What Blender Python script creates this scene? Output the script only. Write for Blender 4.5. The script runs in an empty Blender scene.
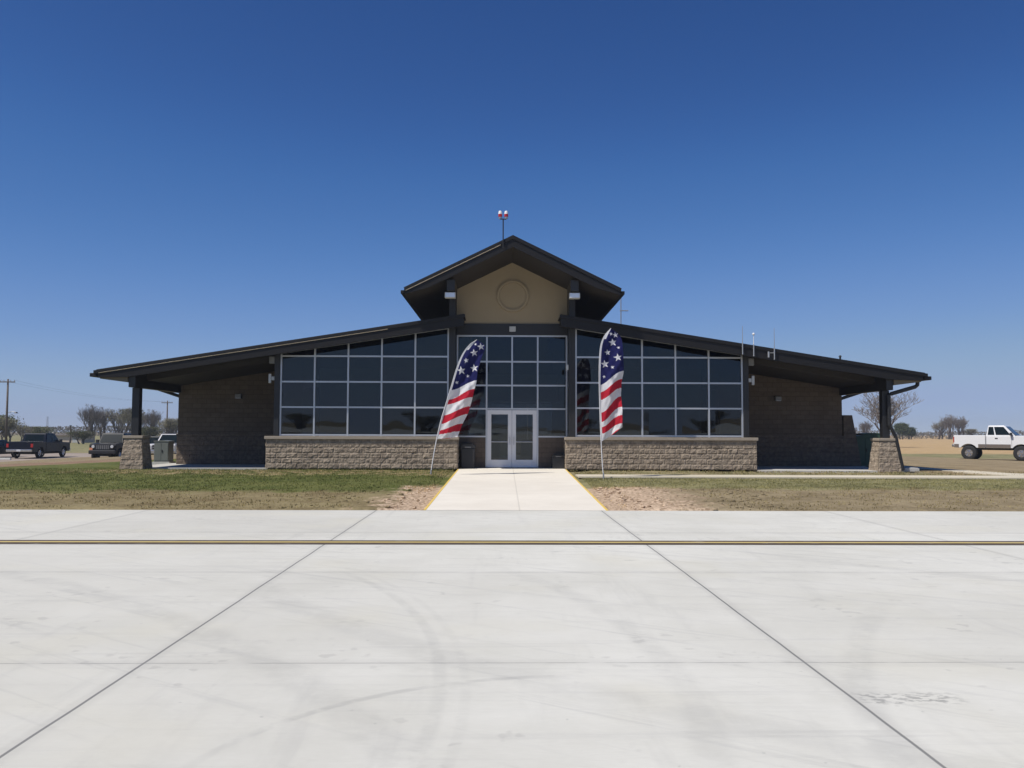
import bpy, math, random
from mathutils import Vector, Matrix, noise as mnoise
R = math.radians
random.seed(7)
SC = bpy.context.scene
COL = SC.collection

# ------------------------------------------------------------------ materials
class G:
    """small helper to write node trees"""
    def __init__(s, name):
        s.m = bpy.data.materials.new(name); s.m.use_nodes = True
        s.t = s.m.node_tree; s.t.nodes.clear()
        s.out = s.t.nodes.new('ShaderNodeOutputMaterial')
    def n(s, typ, **kw):
        nd = s.t.nodes.new(typ)
        for k, v in kw.items(): setattr(nd, k, v)
        return nd
    def put(s, sock, v):
        if isinstance(v, bpy.types.NodeSocket): s.t.links.new(v, sock)
        elif isinstance(v, (tuple, list)):
            sock.default_value = (*v, 1) if (len(v) == 3 and sock.type == 'RGBA') else tuple(v)
        else: sock.default_value = v
    def math(s, op, a, b=0.0, c=None, clamp=False):
        nd = s.n('ShaderNodeMath', operation=op); nd.use_clamp = clamp
        s.put(nd.inputs[0], a); s.put(nd.inputs[1], b)
        if c is not None: s.put(nd.inputs[2], c)
        return nd.outputs[0]
    def mix(s, f, a, b, blend='MIX'):
        nd = s.n('ShaderNodeMix', data_type='RGBA', blend_type=blend)
        s.put(nd.inputs[0], f); s.put(nd.inputs[6], a); s.put(nd.inputs[7], b)
        return nd.outputs[2]
    def step(s, v, lo, hi):
        nd = s.n('ShaderNodeMapRange', interpolation_type='SMOOTHSTEP')
        s.put(nd.inputs[0], v); s.put(nd.inputs[1], lo); s.put(nd.inputs[2], hi)
        nd.inputs[3].default_value = 0; nd.inputs[4].default_value = 1
        return nd.outputs[0]
    def pos(s):
        g = s.n('ShaderNodeNewGeometry'); return g.outputs['Position']
    def xyz(s, v):
        nd = s.n('ShaderNodeSeparateXYZ'); s.put(nd.inputs[0], v); return nd.outputs
    def comb(s, x, y, z=0.0):
        nd = s.n('ShaderNodeCombineXYZ'); s.put(nd.inputs[0], x); s.put(nd.inputs[1], y); s.put(nd.inputs[2], z)
        return nd.outputs[0]
    def noise(s, v, scale, detail=4, rough=.55, dist=0):
        nd = s.n('ShaderNodeTexNoise'); s.put(nd.inputs['Vector'], v)
        nd.inputs['Scale'].default_value = scale; nd.inputs['Detail'].default_value = detail
        nd.inputs['Roughness'].default_value = rough; nd.inputs['Distortion'].default_value = dist
        return nd.outputs['Fac']
    def scalev(s, v, xyz):
        nd = s.n('ShaderNodeVectorMath', operation='MULTIPLY'); s.put(nd.inputs[0], v); nd.inputs[1].default_value = xyz
        return nd.outputs[0]
    def bump(s, h, strength=.5, dist=.02):
        nd = s.n('ShaderNodeBump'); s.put(nd.inputs['Height'], h)
        nd.inputs['Strength'].default_value = strength; nd.inputs['Distance'].default_value = dist
        return nd.outputs[0]
    def bsdf(s, color, rough=.8, metal=0, normal=None, coat=0, spec=.5):
        nd = s.n('ShaderNodeBsdfPrincipled')
        s.put(nd.inputs['Base Color'], color); s.put(nd.inputs['Roughness'], rough); s.put(nd.inputs['Metallic'], metal)
        nd.inputs['Coat Weight'].default_value = coat; nd.inputs['Specular IOR Level'].default_value = spec
        if normal is not None: s.put(nd.inputs['Normal'], normal)
        s.t.links.new(nd.outputs[0], s.out.inputs[0]); return nd

def objco(g): return g.n('ShaderNodeTexCoord').outputs['Object']

def simple(name, col, rough=.6, metal=0, var=.15, scale=6, bump=0, coat=0, spec=.5):
    g = G(name); p = objco(g)
    nz = g.noise(p, scale, 5)
    a = tuple(c * (1 - var) for c in col); b = tuple(min(1, c * (1 + var)) for c in col)
    c = g.mix(nz, a, b)
    nm = g.bump(g.noise(p, scale * 8, 3), .4, bump) if bump else None
    g.bsdf(c, rough, metal, nm, coat, spec); return g.m

M = {}
M['fascia'] = simple('dark bronze fascia', (.013, .012, .012), .5, 0, .2, 3, spec=.28)
M['soffit'] = simple('dark bronze soffit', (.030, .025, .022), .7, 0, .25, 2)
M['soffit_bounce'] = simple('soffit toned bounce lit', (.17, .14, .095), .8, 0, .15, 2)  # lighter copy of the soffit, bounce light from the ground put into its colour
M['steel'] = simple('dark bronze steel', (.020, .020, .021), .45, .1, .2, 4)
M['trim'] = simple('drip edge toned sunlit', (.55, .47, .36), .4, .5, .1, 4)  # pale tone stands for sun caught along the rake edge
M['alu'] = simple('clear anodised aluminium', (.52, .54, .57), .38, .55, .08, 5)
M['doorpaint'] = simple('white door aluminium', (.78, .78, .79), .4, .05, .06, 5)
M['lampgrey'] = simple('pale lamp housing', (.52, .52, .50), .4, .1, .1, 9)
M['lampdark'] = simple('grey lamp housing', (.20, .20, .20), .4, .1, .1, 9)
M['cap'] = simple('cast stone cap', (.33, .28, .22), .85, 0, .22, 5, .01)
M['interior'] = simple('interior paint', (.78, .77, .76), .9, 0, .05, 1)
M['floor_in'] = simple('interior floor tile', (.16, .15, .15), .4, 0, .1, 2)
M['rubber'] = simple('tyre rubber', (.022, .022, .022), .85, 0, .2, 12)
M['rim'] = simple('alloy rim', (.62, .62, .64), .22, .9, .05, 5)
M['chrome'] = simple('chrome', (.60, .61, .63), .15, .9, .05, 5)
M['black'] = simple('black plastic', (.018, .018, .02), .5, 0, .2, 8)
M['white_paint'] = simple('white car paint', (.80, .80, .80), .28, 0, .02, 2, coat=.6)
M['beige_paint'] = simple('two tone beige paint', (.20, .165, .14), .35, .2, .06, 2, coat=.4)
M['black_paint'] = simple('black car paint', (.006, .007, .010), .35, 0, .1, 2, coat=.05, spec=.22)
M['navy_paint'] = simple('dark blue car paint', (.005, .008, .018), .35, 0, .1, 2, coat=.05, spec=.22)
M['silver_paint'] = simple('silver car paint', (.62, .61, .60), .3, .4, .04, 2, coat=.5)
M['carglass'] = simple('dark car glass', (.008, .014, .016), .15, 0, .1, 2, spec=.2)
M['amber'] = simple('amber lens', (.75, .30, .16), .2, 0, .1, 2)
M['red'] = simple('red lens', (.42, .02, .02), .2, 0, .1, 2)
M['lens'] = simple('clear lamp lens', (.75, .76, .78), .12, .3, .05, 8)
M['plate'] = simple('licence plate white', (.7, .7, .7), .4, 0, .2, 30)
M['green_box'] = simple('dark green cabinet paint', (.045, .095, .055), .5, 0, .15, 3)
M['grey_box'] = simple('grey green cabinet paint', (.15, .16, .145), .5, 0, .15, 3)
M['wood'] = simple('weathered pole wood', (.13, .105, .085), .9, 0, .3, 5, .01)
M['galv'] = simple('galvanised metal', (.42, .43, .44), .45, .6, .12, 8)
M['white'] = simple('white enamel', (.78, .78, .77), .35, 0, .03, 8)
M['bark'] = simple('bare bark', (.13, .11, .095), .95, 0, .3, 3)
M['twig'] = simple('bare twigs', (.19, .168, .148), .95, 0, .25, .8)
M['cream'] = simple('cream metal wall', (.55, .46, .36), .7, 0, .1, .8)
M['concblock'] = simple('pale concrete block', (.55, .54, .50), .9, 0, .15, 9, .01)
M['flagpole'] = simple('white fibreglass pole', (.75, .75, .76), .4, 0, .05, 6)

def leafmat(name, a, b, trans=.25):
    g = G(name); p = objco(g)
    nz = g.noise(p, .9, 3); nz2 = g.noise(p, 7, 2)
    c = g.mix(g.step(g.math('ADD', g.math('MULTIPLY', nz, .6), g.math('MULTIPLY', nz2, .4)), .35, .65), a, b)
    d = g.n('ShaderNodeBsdfDiffuse'); g.put(d.inputs[0], c)
    t = g.n('ShaderNodeBsdfTranslucent'); g.put(t.inputs[0], c)
    mx = g.n('ShaderNodeMixShader'); mx.inputs[0].default_value = trans
    g.t.links.new(d.outputs[0], mx.inputs[1]); g.t.links.new(t.outputs[0], mx.inputs[2])
    g.t.links.new(mx.outputs[0], g.out.inputs[0]); return g.m
M['leaf_spring'] = leafmat('spring buds', (.19, .185, .11), (.29, .27, .175))
M['leaf_green'] = leafmat('green leaves', (.10, .115, .055), (.17, .175, .09))
M['leaf_dark'] = leafmat('evergreen leaves', (.055, .075, .035), (.11, .125, .06))
M['leaf_far'] = leafmat('far brush', (.13, .125, .105), (.19, .17, .145))

def flagmat(name, col):
    g = G(name); p = objco(g)
    c = g.mix(g.noise(p, 3, 3), tuple(x * .92 for x in col), col)
    d = g.n('ShaderNodeBsdfDiffuse'); g.put(d.inputs[0], c)
    t = g.n('ShaderNodeBsdfTranslucent'); g.put(t.inputs[0], c)
    mx = g.n('ShaderNodeMixShader'); mx.inputs[0].default_value = .42
    g.t.links.new(d.outputs[0], mx.inputs[1]); g.t.links.new(t.outputs[0], mx.inputs[2])
    g.t.links.new(mx.outputs[0], g.out.inputs[0]); return g.m
M['f_blue'] = flagmat('flag blue cloth', (.028, .030, .125))
M['f_red'] = flagmat('flag red cloth', (.62, .035, .06))
M['f_white'] = flagmat('flag white cloth', (.90, .90, .93))

def glassmat():
    g = G('tinted window glass')
    fr = g.n('ShaderNodeFresnel'); fr.inputs[0].default_value = 1.5
    fac = g.math('MULTIPLY', fr.outputs[0], 1.2, clamp=True)
    gl = g.n('ShaderNodeBsdfGlossy'); gl.inputs['Roughness'].default_value = .015; gl.inputs[0].default_value = (.85, .93, 1, 1)
    p = objco(g)
    wp = g.pos(); px_, py_, pz_ = g.xyz(wp)
    wn = g.n('ShaderNodeTexWhiteNoise', noise_dimensions='2D')
    g.put(wn.inputs['Vector'], g.comb(g.math('FLOOR', g.math('DIVIDE', g.math('ADD', px_, 8.9 + 12.9), 1.29)), g.math('FLOOR', g.math('DIVIDE', g.math('SUBTRACT', pz_, .39), .985))))
    tilt = g.n('ShaderNodeVectorMath', operation='MULTIPLY_ADD'); g.put(tilt.inputs[0], wn.outputs['Color']); tilt.inputs[1].default_value = (.012, 0, .020); tilt.inputs[2].default_value = (-.006, 0, -.010)
    ad = g.n('ShaderNodeVectorMath', operation='ADD'); g.put(ad.inputs[0], g.bump(g.noise(p, .9, 1), .12, .02)); g.put(ad.inputs[1], tilt.outputs[0])
    nm_ = g.n('ShaderNodeVectorMath', operation='NORMALIZE'); g.put(nm_.inputs[0], ad.outputs[0])
    g.put(gl.inputs['Normal'], nm_.outputs[0])
    tr = g.n('ShaderNodeBsdfTransparent'); tr.inputs[0].default_value = (.36, .38, .39, 1)
    mx = g.n('ShaderNodeMixShader'); g.put(mx.inputs[0], fac)
    g.t.links.new(tr.outputs[0], mx.inputs[1]); g.t.links.new(gl.outputs[0], mx.inputs[2])
    g.t.links.new(mx.outputs[0], g.out.inputs[0]); return g.m
M['glass'] = glassmat()

def blockmat(name, c1, c2, mortar, w, h, msize, bump, extra=.3):
    g = G(name); P = g.pos(); x, y, z = g.xyz(P)
    v = g.comb(g.math('ADD', x, y), z, 0)
    b = g.n('ShaderNodeTexBrick'); g.put(b.inputs['Vector'], v)
    b.inputs['Scale'].default_value = 1; b.inputs['Brick Width'].default_value = w; b.inputs['Row Height'].default_value = h
    b.inputs['Mortar Size'].default_value = msize; b.inputs['Mortar Smooth'].default_value = .3
    g.put(b.inputs['Color1'], c1); g.put(b.inputs['Color2'], c2); g.put(b.inputs['Mortar'], mortar)
    nz = g.noise(P, 7, 6, .65)
    c = g.mix(extra, b.outputs['Color'], g.mix(g.step(nz, .3, .7), (.2, .2, .2), (.85, .85, .85)), 'OVERLAY')
    h_ = g.math('ADD', g.math('MULTIPLY', g.noise(P, 14, 5, .6), 1.0), g.math('MULTIPLY', b.outputs['Fac'], -.6))
    g.bsdf(c, .92, 0, g.bump(h_, .9, bump), 0, .25); return g.m
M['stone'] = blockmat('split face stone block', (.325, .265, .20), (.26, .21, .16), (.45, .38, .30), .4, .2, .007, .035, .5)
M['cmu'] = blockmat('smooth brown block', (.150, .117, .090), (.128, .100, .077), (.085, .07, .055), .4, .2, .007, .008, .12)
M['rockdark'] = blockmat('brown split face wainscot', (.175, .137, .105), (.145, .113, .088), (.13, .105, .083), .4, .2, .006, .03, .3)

def stucco():
    g = G('tan stucco'); P = g.pos()
    c = g.mix(g.noise(P, 1.3, 5), (.36, .29, .19), (.41, .335, .225))
    g.bsdf(c, .95, 0, g.bump(g.noise(P, 60, 3), .4, .01), 0, .2); return g.m
M['stucco'] = stucco()

def concrete_base(g, P, lo, hi):
    big = g.noise(P, .22, 5, .6)
    mid = g.noise(P, 1.3, 6, .65)
    fine = g.noise(g.scalev(P, (1, 6, 1)), 14, 4, .6)
    f = g.math('ADD', g.math('ADD', g.math('MULTIPLY', big, .5), g.math('MULTIPLY', mid, .32)), g.math('MULTIPLY', fine, .18))
    return g.mix(g.step(f, .36, .64), lo, hi)

def apronmat():
    g = G('apron concrete'); P0 = g.pos()
    rot = g.n('ShaderNodeVectorRotate', rotation_type='Z_AXIS'); g.put(rot.inputs['Vector'], P0)
    rot.inputs['Angle'].default_value = R(-.6)
    P = rot.outputs[0]; x, y, z = g.xyz(P)
    c = concrete_base(g, P, (.59, .58, .515), (.70, .69, .625))
    lf = g.math('SUBTRACT', 1, g.step(g.math('ADD', x, g.math('MULTIPLY', g.noise(P, .3, 3), 6)), -3, 5))
    c = g.mix(g.math('MULTIPLY', lf, .35), c, (.47, .455, .40))  # left to right brightness falloff painted into the concrete colour
    # every slab cast a little differently
    ix = g.math('FLOOR', g.math('DIVIDE', g.math('ADD', x, 2.77), 4.74)); iy = g.math('FLOOR', g.math('DIVIDE', g.math('SUBTRACT', y, 6.35), 4.05))
    wn = g.n('ShaderNodeTexWhiteNoise', noise_dimensions='2D'); g.put(wn.inputs['Vector'], g.comb(ix, iy))
    c = g.mix(g.math('MULTIPLY', wn.outputs['Value'], .16), c, (.40, .385, .34))
    # broom finish / water streaks
    st = g.noise(g.scalev(P, (.25, 5, 1)), 1.6, 5, .7)
    c = g.mix(g.math('MULTIPLY', g.step(st, .50, .74), .22), c, (.34, .335, .32))
    st2 = g.noise(g.scalev(P, (3.2, .30, 1)), 1.1, 4, .7)
    c = g.mix(g.math('MULTIPLY', g.step(st2, .53, .78), .20), c, (.36, .355, .34))
    # diagonal drag streaks
    r2 = g.n('ShaderNodeVectorRotate', rotation_type='Z_AXIS'); g.put(r2.inputs['Vector'], P); r2.inputs['Angle'].default_value = R(35)
    st3 = g.noise(g.scalev(r2.outputs[0], (.25, 6, 1)), 1.3, 4, .7)
    c = g.mix(g.math('MULTIPLY', g.step(st3, .54, .72), .24), c, (.33, .33, .32))
    yel = g.noise(P, .5, 3)
    c = g.mix(g.math('MULTIPLY', g.step(yel, .50, .70), .35), c, (.60, .575, .47))
    # tyre arcs
    def arc(cx, cy, rad, w, amt, c, lox=-99, hix=99, loy=-99, hiy=99):
        dx = g.math('SUBTRACT', x, cx); dy = g.math('SUBTRACT', y, cy)
        d = g.math('SQRT', g.math('ADD', g.math('MULTIPLY', dx, dx), g.math('MULTIPLY', dy, dy)))
        k = g.math('ABSOLUTE', g.math('SUBTRACT', d, rad))
        m = g.math('SUBTRACT', 1, g.step(k, w * .3, w))
        m = g.math('MULTIPLY', m, g.math('MULTIPLY', g.step(y, loy, loy + .8), g.math('SUBTRACT', 1, g.step(y, hiy - 1.5, hiy))))
        m = g.math('MULTIPLY', m, g.math('MULTIPLY', g.step(x, lox, lox + .5), g.math('SUBTRACT', 1, g.step(x, hix - .5, hix))))
        m = g.math('MULTIPLY', m, g.step(g.noise(P, 3.0, 4, .7), .28, .6))
        return g.mix(g.math('MULTIPLY', m, amt), c, (.20, .20, .20))
    c = arc(-10, 5.4, 9.38, .07, .13, c, -2.4, 3, 2, 11)
    c = arc(-10, 5.4, 9.55, .05, .07, c, -2.4, 3, 2, 11)
    c = arc(-9, 6.0, 9.97, .16, .11, c, -2.4, 3, 2, 11.5)
    c = arc(.30, 3.85, 2.16, .05, .24, c, -2.3, .3, 4.2, 8)
    c = arc(13, 2.0, 11.5, .16, .15, c, 1.4, 4, 2, 9)
    c = arc(-16, -4.0, 17.5, .22, .13, c, -9, 4, 2, 16)
    c = arc(9, 16, 13.5, .26, .12, c, -3, 20, 2.8, 14)
    c = arc(22, 30, 26, .24, .13, c, 3, 20, 4, 16)
    # small stains
    sp = g.noise(P, 2.3, 2); c = g.mix(g.math('MULTIPLY', g.step(sp, .70, .78), .25), c, (.30, .30, .28))
    sp3 = g.noise(P, 6.5, 2, .4); c = g.mix(g.math('MULTIPLY', g.math('MULTIPLY', g.step(sp3, .66, .72), g.step(g.noise(P, .4, 2), .45, .6)), .30), c, (.33, .32, .30))
    sp2 = g.noise(P, 15, 1); c = g.mix(g.math('MULTIPLY', g.step(sp2, .78, .84), .35), c, (.26, .26, .25))
    # a patch of small dark scrapes
    mk = g.math('MULTIPLY', g.step(x, 1.95, 2.1), g.math('SUBTRACT', 1, g.step(x, 2.55, 2.7)))
    mk = g.math('MULTIPLY', mk, g.math('MULTIPLY', g.step(y, 5.36, 5.42), g.math('SUBTRACT', 1, g.step(y, 5.56, 5.66))))
    mk = g.math('MULTIPLY', mk, g.step(g.noise(g.scalev(P, (1, 1.6, 1)), 13, 3, .6), .46, .60))
    c = g.mix(g.math('MULTIPLY', mk, .5), c, (.13, .13, .13))
    # sawn and sealed joints, the transverse ones hairline
    wob = g.math('MULTIPLY', g.math('SUBTRACT', g.noise(P, .7, 2), .5), .03)
    jx = g.math('ABSOLUTE', g.math('SUBTRACT', g.math('ABSOLUTE', g.math('SUBTRACT', g.math('MODULO', g.math('ADD', g.math('ADD', x, wob), 2.77 + 94.8), 4.74), 2.37)), 2.37))
    jy = g.math('ABSOLUTE', g.math('SUBTRACT', g.math('ABSOLUTE', g.math('SUBTRACT', g.math('MODULO', g.math('ADD', g.math('ADD', y, g.math('MULTIPLY', wob, .6)), 202.5 - 6.35), 4.05), 2.025)), 2.025))
    seal = g.math('MULTIPLY', g.math('SUBTRACT', 1, g.step(jx, .007, .013)), g.math('SUBTRACT', 1, g.math('MULTIPLY', g.step(g.math('ABSOLUTE', x), 4, 5), .65)))
    c = g.mix(g.math('MULTIPLY', g.math('SUBTRACT', 1, g.step(jx, .02, .10)), .18), c, (.33, .32, .30))
    c = g.mix(g.math('MULTIPLY', seal, .85), c, (.16, .16, .155))
    sealy = g.math('MULTIPLY', g.math('SUBTRACT', 1, g.step(jy, .006, .013)), g.step(g.noise(P, 4, 2), .25, .55))
    c = g.mix(g.math('MULTIPLY', g.math('SUBTRACT', 1, g.step(jy, .02, .16)), .14), c, (.36, .35, .33))
    c = g.mix(g.math('MULTIPLY', sealy, .50), c, (.20, .20, .19))
    h = g.math('ADD', g.math('MULTIPLY', g.noise(g.scalev(P, (1, 8, 1)), 30, 3), .4), g.math('MULTIPLY', g.math('ADD', seal, sealy), -1.5))
    g.bsdf(c, .88, 0, g.bump(h, .25, .006), 0, .3); return g.m
M['apron'] = apronmat()

def concmat(name, lo, hi, joint=None):
    g = G(name); P = g.pos(); x, y, z = g.xyz(P)
    c = concrete_base(g, P, lo, hi)
    if joint:
        jx, sy = joint
        a = g.math('ABSOLUTE', g.math('SUBTRACT', x, jx))
        b = g.math('ABSOLUTE', g.math('SUBTRACT', g.math('MODULO', y, sy), sy / 2))
        m = g.math('MAXIMUM', g.math('SUBTRACT', 1, g.step(a, .008, .02)), g.math('SUBTRACT', 1, g.step(b, .01, .03)))
        c = g.mix(g.math('MULTIPLY', m, .28), c, (.28, .26, .22))
    g.bsdf(c, .9, 0, g.bump(g.noise(P, 40, 3), .2, .005), 0, .3); return g.m
M['walk'] = concmat('walkway concrete', (.70, .65, .555), (.79, .74, .64), (.05, 4.1))
M['path'] = concmat('sidewalk concrete', (.55, .49, .37), (.66, .60, .47), (-999, 1.5))
M['pad'] = concmat('pad concrete', (.48, .46, .42), (.58, .56, .51))
M['lot'] = concmat('parking lot', (.27, .22, .18), (.36, .30, .245))

def paint(name, col, worn):
    g = G(name); P = g.pos()
    w = g.step(g.noise(g.scalev(P, (.5, 3, 1)), 5, 5, .7), worn, worn + .2)
    g.bsdf(g.mix(w, col, (.48, .46, .40)), .7, 0, None, 0, .3); return g.m
M['yellow'] = paint('yellow line paint', (.58, .45, .17), .54)
M['yellow_edge'] = paint('yellow edge paint', (.74, .52, .12), .58)
M['blackline'] = paint('black line paint', (.10, .075, .055), .56)

def groundmat(name, blades=False):
    g = G(name); P = g.pos(); x, y, z = g.xyz(P)
    n1 = g.noise(P, .45, 5, .6); n2 = g.noise(P, 2.2, 5, .65); n3 = g.noise(P, 11, 4, .65)
    nn = g.math('ADD', g.math('ADD', g.math('MULTIPLY', n1, .4), g.math('MULTIPLY', n2, .35)), g.math('MULTIPLY', n3, .25))
    yw = g.math('ADD', y, g.math('ADD', g.math('MULTIPLY', g.math('SUBTRACT', n1, .5), 3.5), g.math('MULTIPLY', g.math('SUBTRACT', n2, .5), 2.2)))
    xw = g.math('ADD', x, g.math('MULTIPLY', g.math('SUBTRACT', n2, .5), 3.0))
    f = g.step(nn, .38, .62)
    dry = g.mix(f, (.175, .135, .070), (.30, .248, .135))
    grn = g.mix(f, (.078, .100, .026), (.160, .165, .058))
    grn2 = g.mix(f, (.17, .165, .080), (.31, .28, .15))
    drt = g.mix(g.step(n3, .35, .62), (.26, .175, .11), (.68, .52, .37))
    brn = g.mix(f, (.20, .158, .092), (.34, .275, .17))
    red = g.mix(f, (.21, .14, .09), (.33, .225, .155))
    fld = g.mix(f, (.42, .29, .15), (.52, .375, .205))
    tan = g.mix(f, (.27, .205, .12), (.42, .32, .20))
    def AND(a, b): return g.math('MULTIPLY', a, b)
    def NOT(a): return g.math('SUBTRACT', 1, a)
    def band(v, a, b, s=.5): return AND(g.step(v, a - s, a + s), NOT(g.step(v, b - s, b + s)))
    left = NOT(g.step(x, -.1, .1)); right = NOT(left)
    # left lawn
    L = g.mix(band(yw, 23.2, 60, .5), dry, grn)
    tanpatch = AND(band(yw, 29.6, 33.0, .5), g.step(n2, .42, .58))
    L = g.mix(AND(tanpatch, AND(g.step(xw, -17, -14), .8)), L, tan)
    gb = g.math('ADD', 35.0, g.math('MULTIPLY', g.math('MAXIMUM', g.math('ADD', x, 21), 0), 3.0))
    bey = g.step(g.math('SUBTRACT', yw, gb), -.6, .6)
    L = g.mix(bey, L, g.mix(g.step(yw, 42, 50), red, brn))
    L = g.mix(band(yw, 90, 400, 6), L, grn2)
    L = g.mix(AND(band(xw, -3.1, -1, .35), band(yw, 17, 25.2, .5)), L, drt)
    # right lawn
    Rr = g.mix(band(yw, 24.3, 40, .4), brn, grn2)
    Rr = g.mix(AND(g.step(yw, 29.5, 30.3), g.step(n2, .40, .6)), Rr, brn)
    Rr = g.mix(AND(band(xw, 1, 4.1, .9), band(yw, 17, 25.0, .5)), Rr, drt)
    far = AND(g.step(x, 15.3, 16.0), g.step(y, 30, 31))
    Rr = g.mix(g.math('MAXIMUM', far, g.step(y, 55, 56)), Rr, g.mix(.35, brn, tan))
    Rr = g.mix(band(yw, 68, 84, 2.5), Rr, grn2)
    Rr = g.mix(g.step(yw, 82, 87), Rr, fld)
    c = g.mix(right, L, Rr)
    if blades:
        oi = g.noise(P, 25, 2)
        c = g.mix(1, c, (1.4, 1.4, 1.15), 'MULTIPLY')
        c = g.mix(g.math('MULTIPLY', g.step(oi, .4, .65), .35), c, (.42, .37, .23))
        d = g.n('ShaderNodeBsdfDiffuse'); g.put(d.inputs[0], c)
        t = g.n('ShaderNodeBsdfTranslucent'); g.put(t.inputs[0], c)
        mx = g.n('ShaderNodeMixShader'); mx.inputs[0].default_value = .35
        g.t.links.new(d.outputs[0], mx.inputs[1]); g.t.links.new(t.outputs[0], mx.inputs[2])
        g.t.links.new(mx.outputs[0], g.out.inputs[0])
    else:
        h = g.math('ADD', g.noise(P, 5, 5, .7), g.math('MULTIPLY', n3, .5))
        g.bsdf(c, .97, 0, g.bump(h, .9, .08), 0, .1)
    return g.m
M['ground'] = groundmat('ground soil and grass')
M['blades'] = groundmat('grass blades', True)

# ------------------------------------------------------------------ mesh builder
class MB:
    def __init__(s): s.v = []; s.f = []; s.mi = []
    def add(s, vs, fs, mi=0):
        o = len(s.v); s.v += [tuple(v) for v in vs]
        for f in fs: s.f.append(tuple(i + o for i in f)); s.mi.append(mi)
    def box(s, x0, x1, y0, y1, z0, z1, mi=0):
        vs = [(x0, y0, z0), (x1, y0, z0), (x1, y1, z0), (x0, y1, z0), (x0, y0, z1), (x1, y0, z1), (x1, y1, z1), (x0, y1, z1)]
        s.add(vs, [(0, 3, 2, 1), (4, 5, 6, 7), (0, 1, 5, 4), (1, 2, 6, 5), (2, 3, 7, 6), (3, 0, 4, 7)], mi)
    def prism(s, pts, axis, a, b, mi=0):
        """pts 2-D polygon; axis 'y': (x,z) extruded a..b ; 'x': (y,z) ; 'z': (x,y)"""
        n = len(pts)
        def P(p, t):
            return {'y': (p[0], t, p[1]), 'x': (t, p[0], p[1]), 'z': (p[0], p[1], t)}[axis]
        vs = [P(p, a) for p in pts] + [P(p, b) for p in pts]
        fs = [tuple(range(n)), tuple(range(2 * n - 1, n - 1, -1))]
        fs += [(i, i + n, (i + 1) % n + n, (i + 1) % n) for i in range(n)]
        s.add(vs, fs, mi)
    def tube(s, pts, rads, seg=8, mi=0, caps=True):
        pts = [Vector(p) for p in pts]
        if not isinstance(rads, (list, tuple)): rads = [rads] * len(pts)
        rings = []; o = len(s.v); ref = None
        for i, p in enumerate(pts):
            d = (pts[min(i + 1, len(pts) - 1)] - pts[max(i - 1, 0)]).normalized()
            if ref is None:
                ref = d.orthogonal().normalized()
            ref = (ref - d * ref.dot(d))
            if ref.length < 1e-5: ref = d.orthogonal()
            ref.normalize(); q = d.cross(ref)
            for k in range(seg):
                a = 2 * math.pi * k / seg
                s.v.append(tuple(p + (ref * math.cos(a) + q * math.sin(a)) * rads[i]))
        for i in range(len(pts) - 1):
            for k in range(seg):
                a = o + i * seg + k; b = o + i * seg + (k + 1) % seg
                s.f.append((a, b, b + seg, a + seg)); s.mi.append(mi)
        if caps:
            s.f.append(tuple(o + k for k in range(seg))[::-1]); s.mi.append(mi)
            e = o + (len(pts) - 1) * seg
            s.f.append(tuple(e + k for k in range(seg))); s.mi.append(mi)
    def disc(s, c, axis, r, h, seg=20, mi=0, r2=None):
        """short cylinder centred c along axis vector"""
        a = Vector(axis).normalized(); c = Vector(c)
        s.tube([c - a * h / 2, c + a * h / 2], [r, r if r2 is None else r2], seg, mi)
    def sphere(s, c, r, seg=10, rings=6, mi=0, sc=(1, 1, 1)):
        vs = []; fs = []
        for i in range(rings + 1):
            th = math.pi * i / rings
            for k in range(seg):
                ph = 2 * math.pi * k / seg
                vs.append((c[0] + r * sc[0] * math.sin(th) * math.cos(ph), c[1] + r * sc[1] * math.sin(th) * math.sin(ph), c[2] + r * sc[2] * math.cos(th)))
        for i in range(rings):
            for k in range(seg):
                a = i * seg + k; b = i * seg + (k + 1) % seg
                fs.append((a, a + seg, b + seg, b))
        s.add(vs, fs, mi)
    def build(s, name, mats, parent=None, bevel=0, smooth=False, seg=2):
        me = bpy.data.meshes.new(name); me.from_pydata(s.v, [], s.f)
        if not isinstance(mats, (list, tuple)): mats = [mats]
        for m in mats: me.materials.append(m)
        if len(mats) > 1: me.polygons.foreach_set('material_index', s.mi)
        if smooth: me.polygons.foreach_set('use_smooth', [True] * len(me.polygons))
        me.update()
        import bmesh
        bm = bmesh.new(); bm.from_mesh(me)
        if len(bm.faces) < 60000: bmesh.ops.recalc_face_normals(bm, faces=bm.faces)
        bm.to_mesh(me); bm.free()
        o = bpy.data.objects.new(name, me); COL.objects.link(o)
        if parent is not None: o.parent = parent
        if bevel:
            b = o.modifiers.new('bevel', 'BEVEL'); b.width = bevel; b.segments = seg; b.limit_method = 'ANGLE'; b.angle_limit = R(35)
        return o

def tag(o, label=None, cat=None, group=None, kind=None):
    if label: o['label'] = label
    if cat: o['category'] = cat
    if group: o['group'] = group
    if kind: o['kind'] = kind
    return o
def empty(name, loc, rz=0, label=None, cat=None, group=None):
    o = bpy.data.objects.new(name, None); COL.objects.link(o); o.location = loc; o.rotation_euler = (0, 0, rz)
    o.empty_display_size = .3
    return tag(o, label, cat, group)
def copy_tree(o, parent=None):
    c = o.copy(); COL.objects.link(c)
    if parent is not None: c.parent = parent
    for ch in list(o.children): copy_tree(ch, c)
    return c
def sstep(a, b, v):
    t = max(0, min(1, (v - a) / (b - a))); return t * t * (3 - 2 * t)

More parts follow.
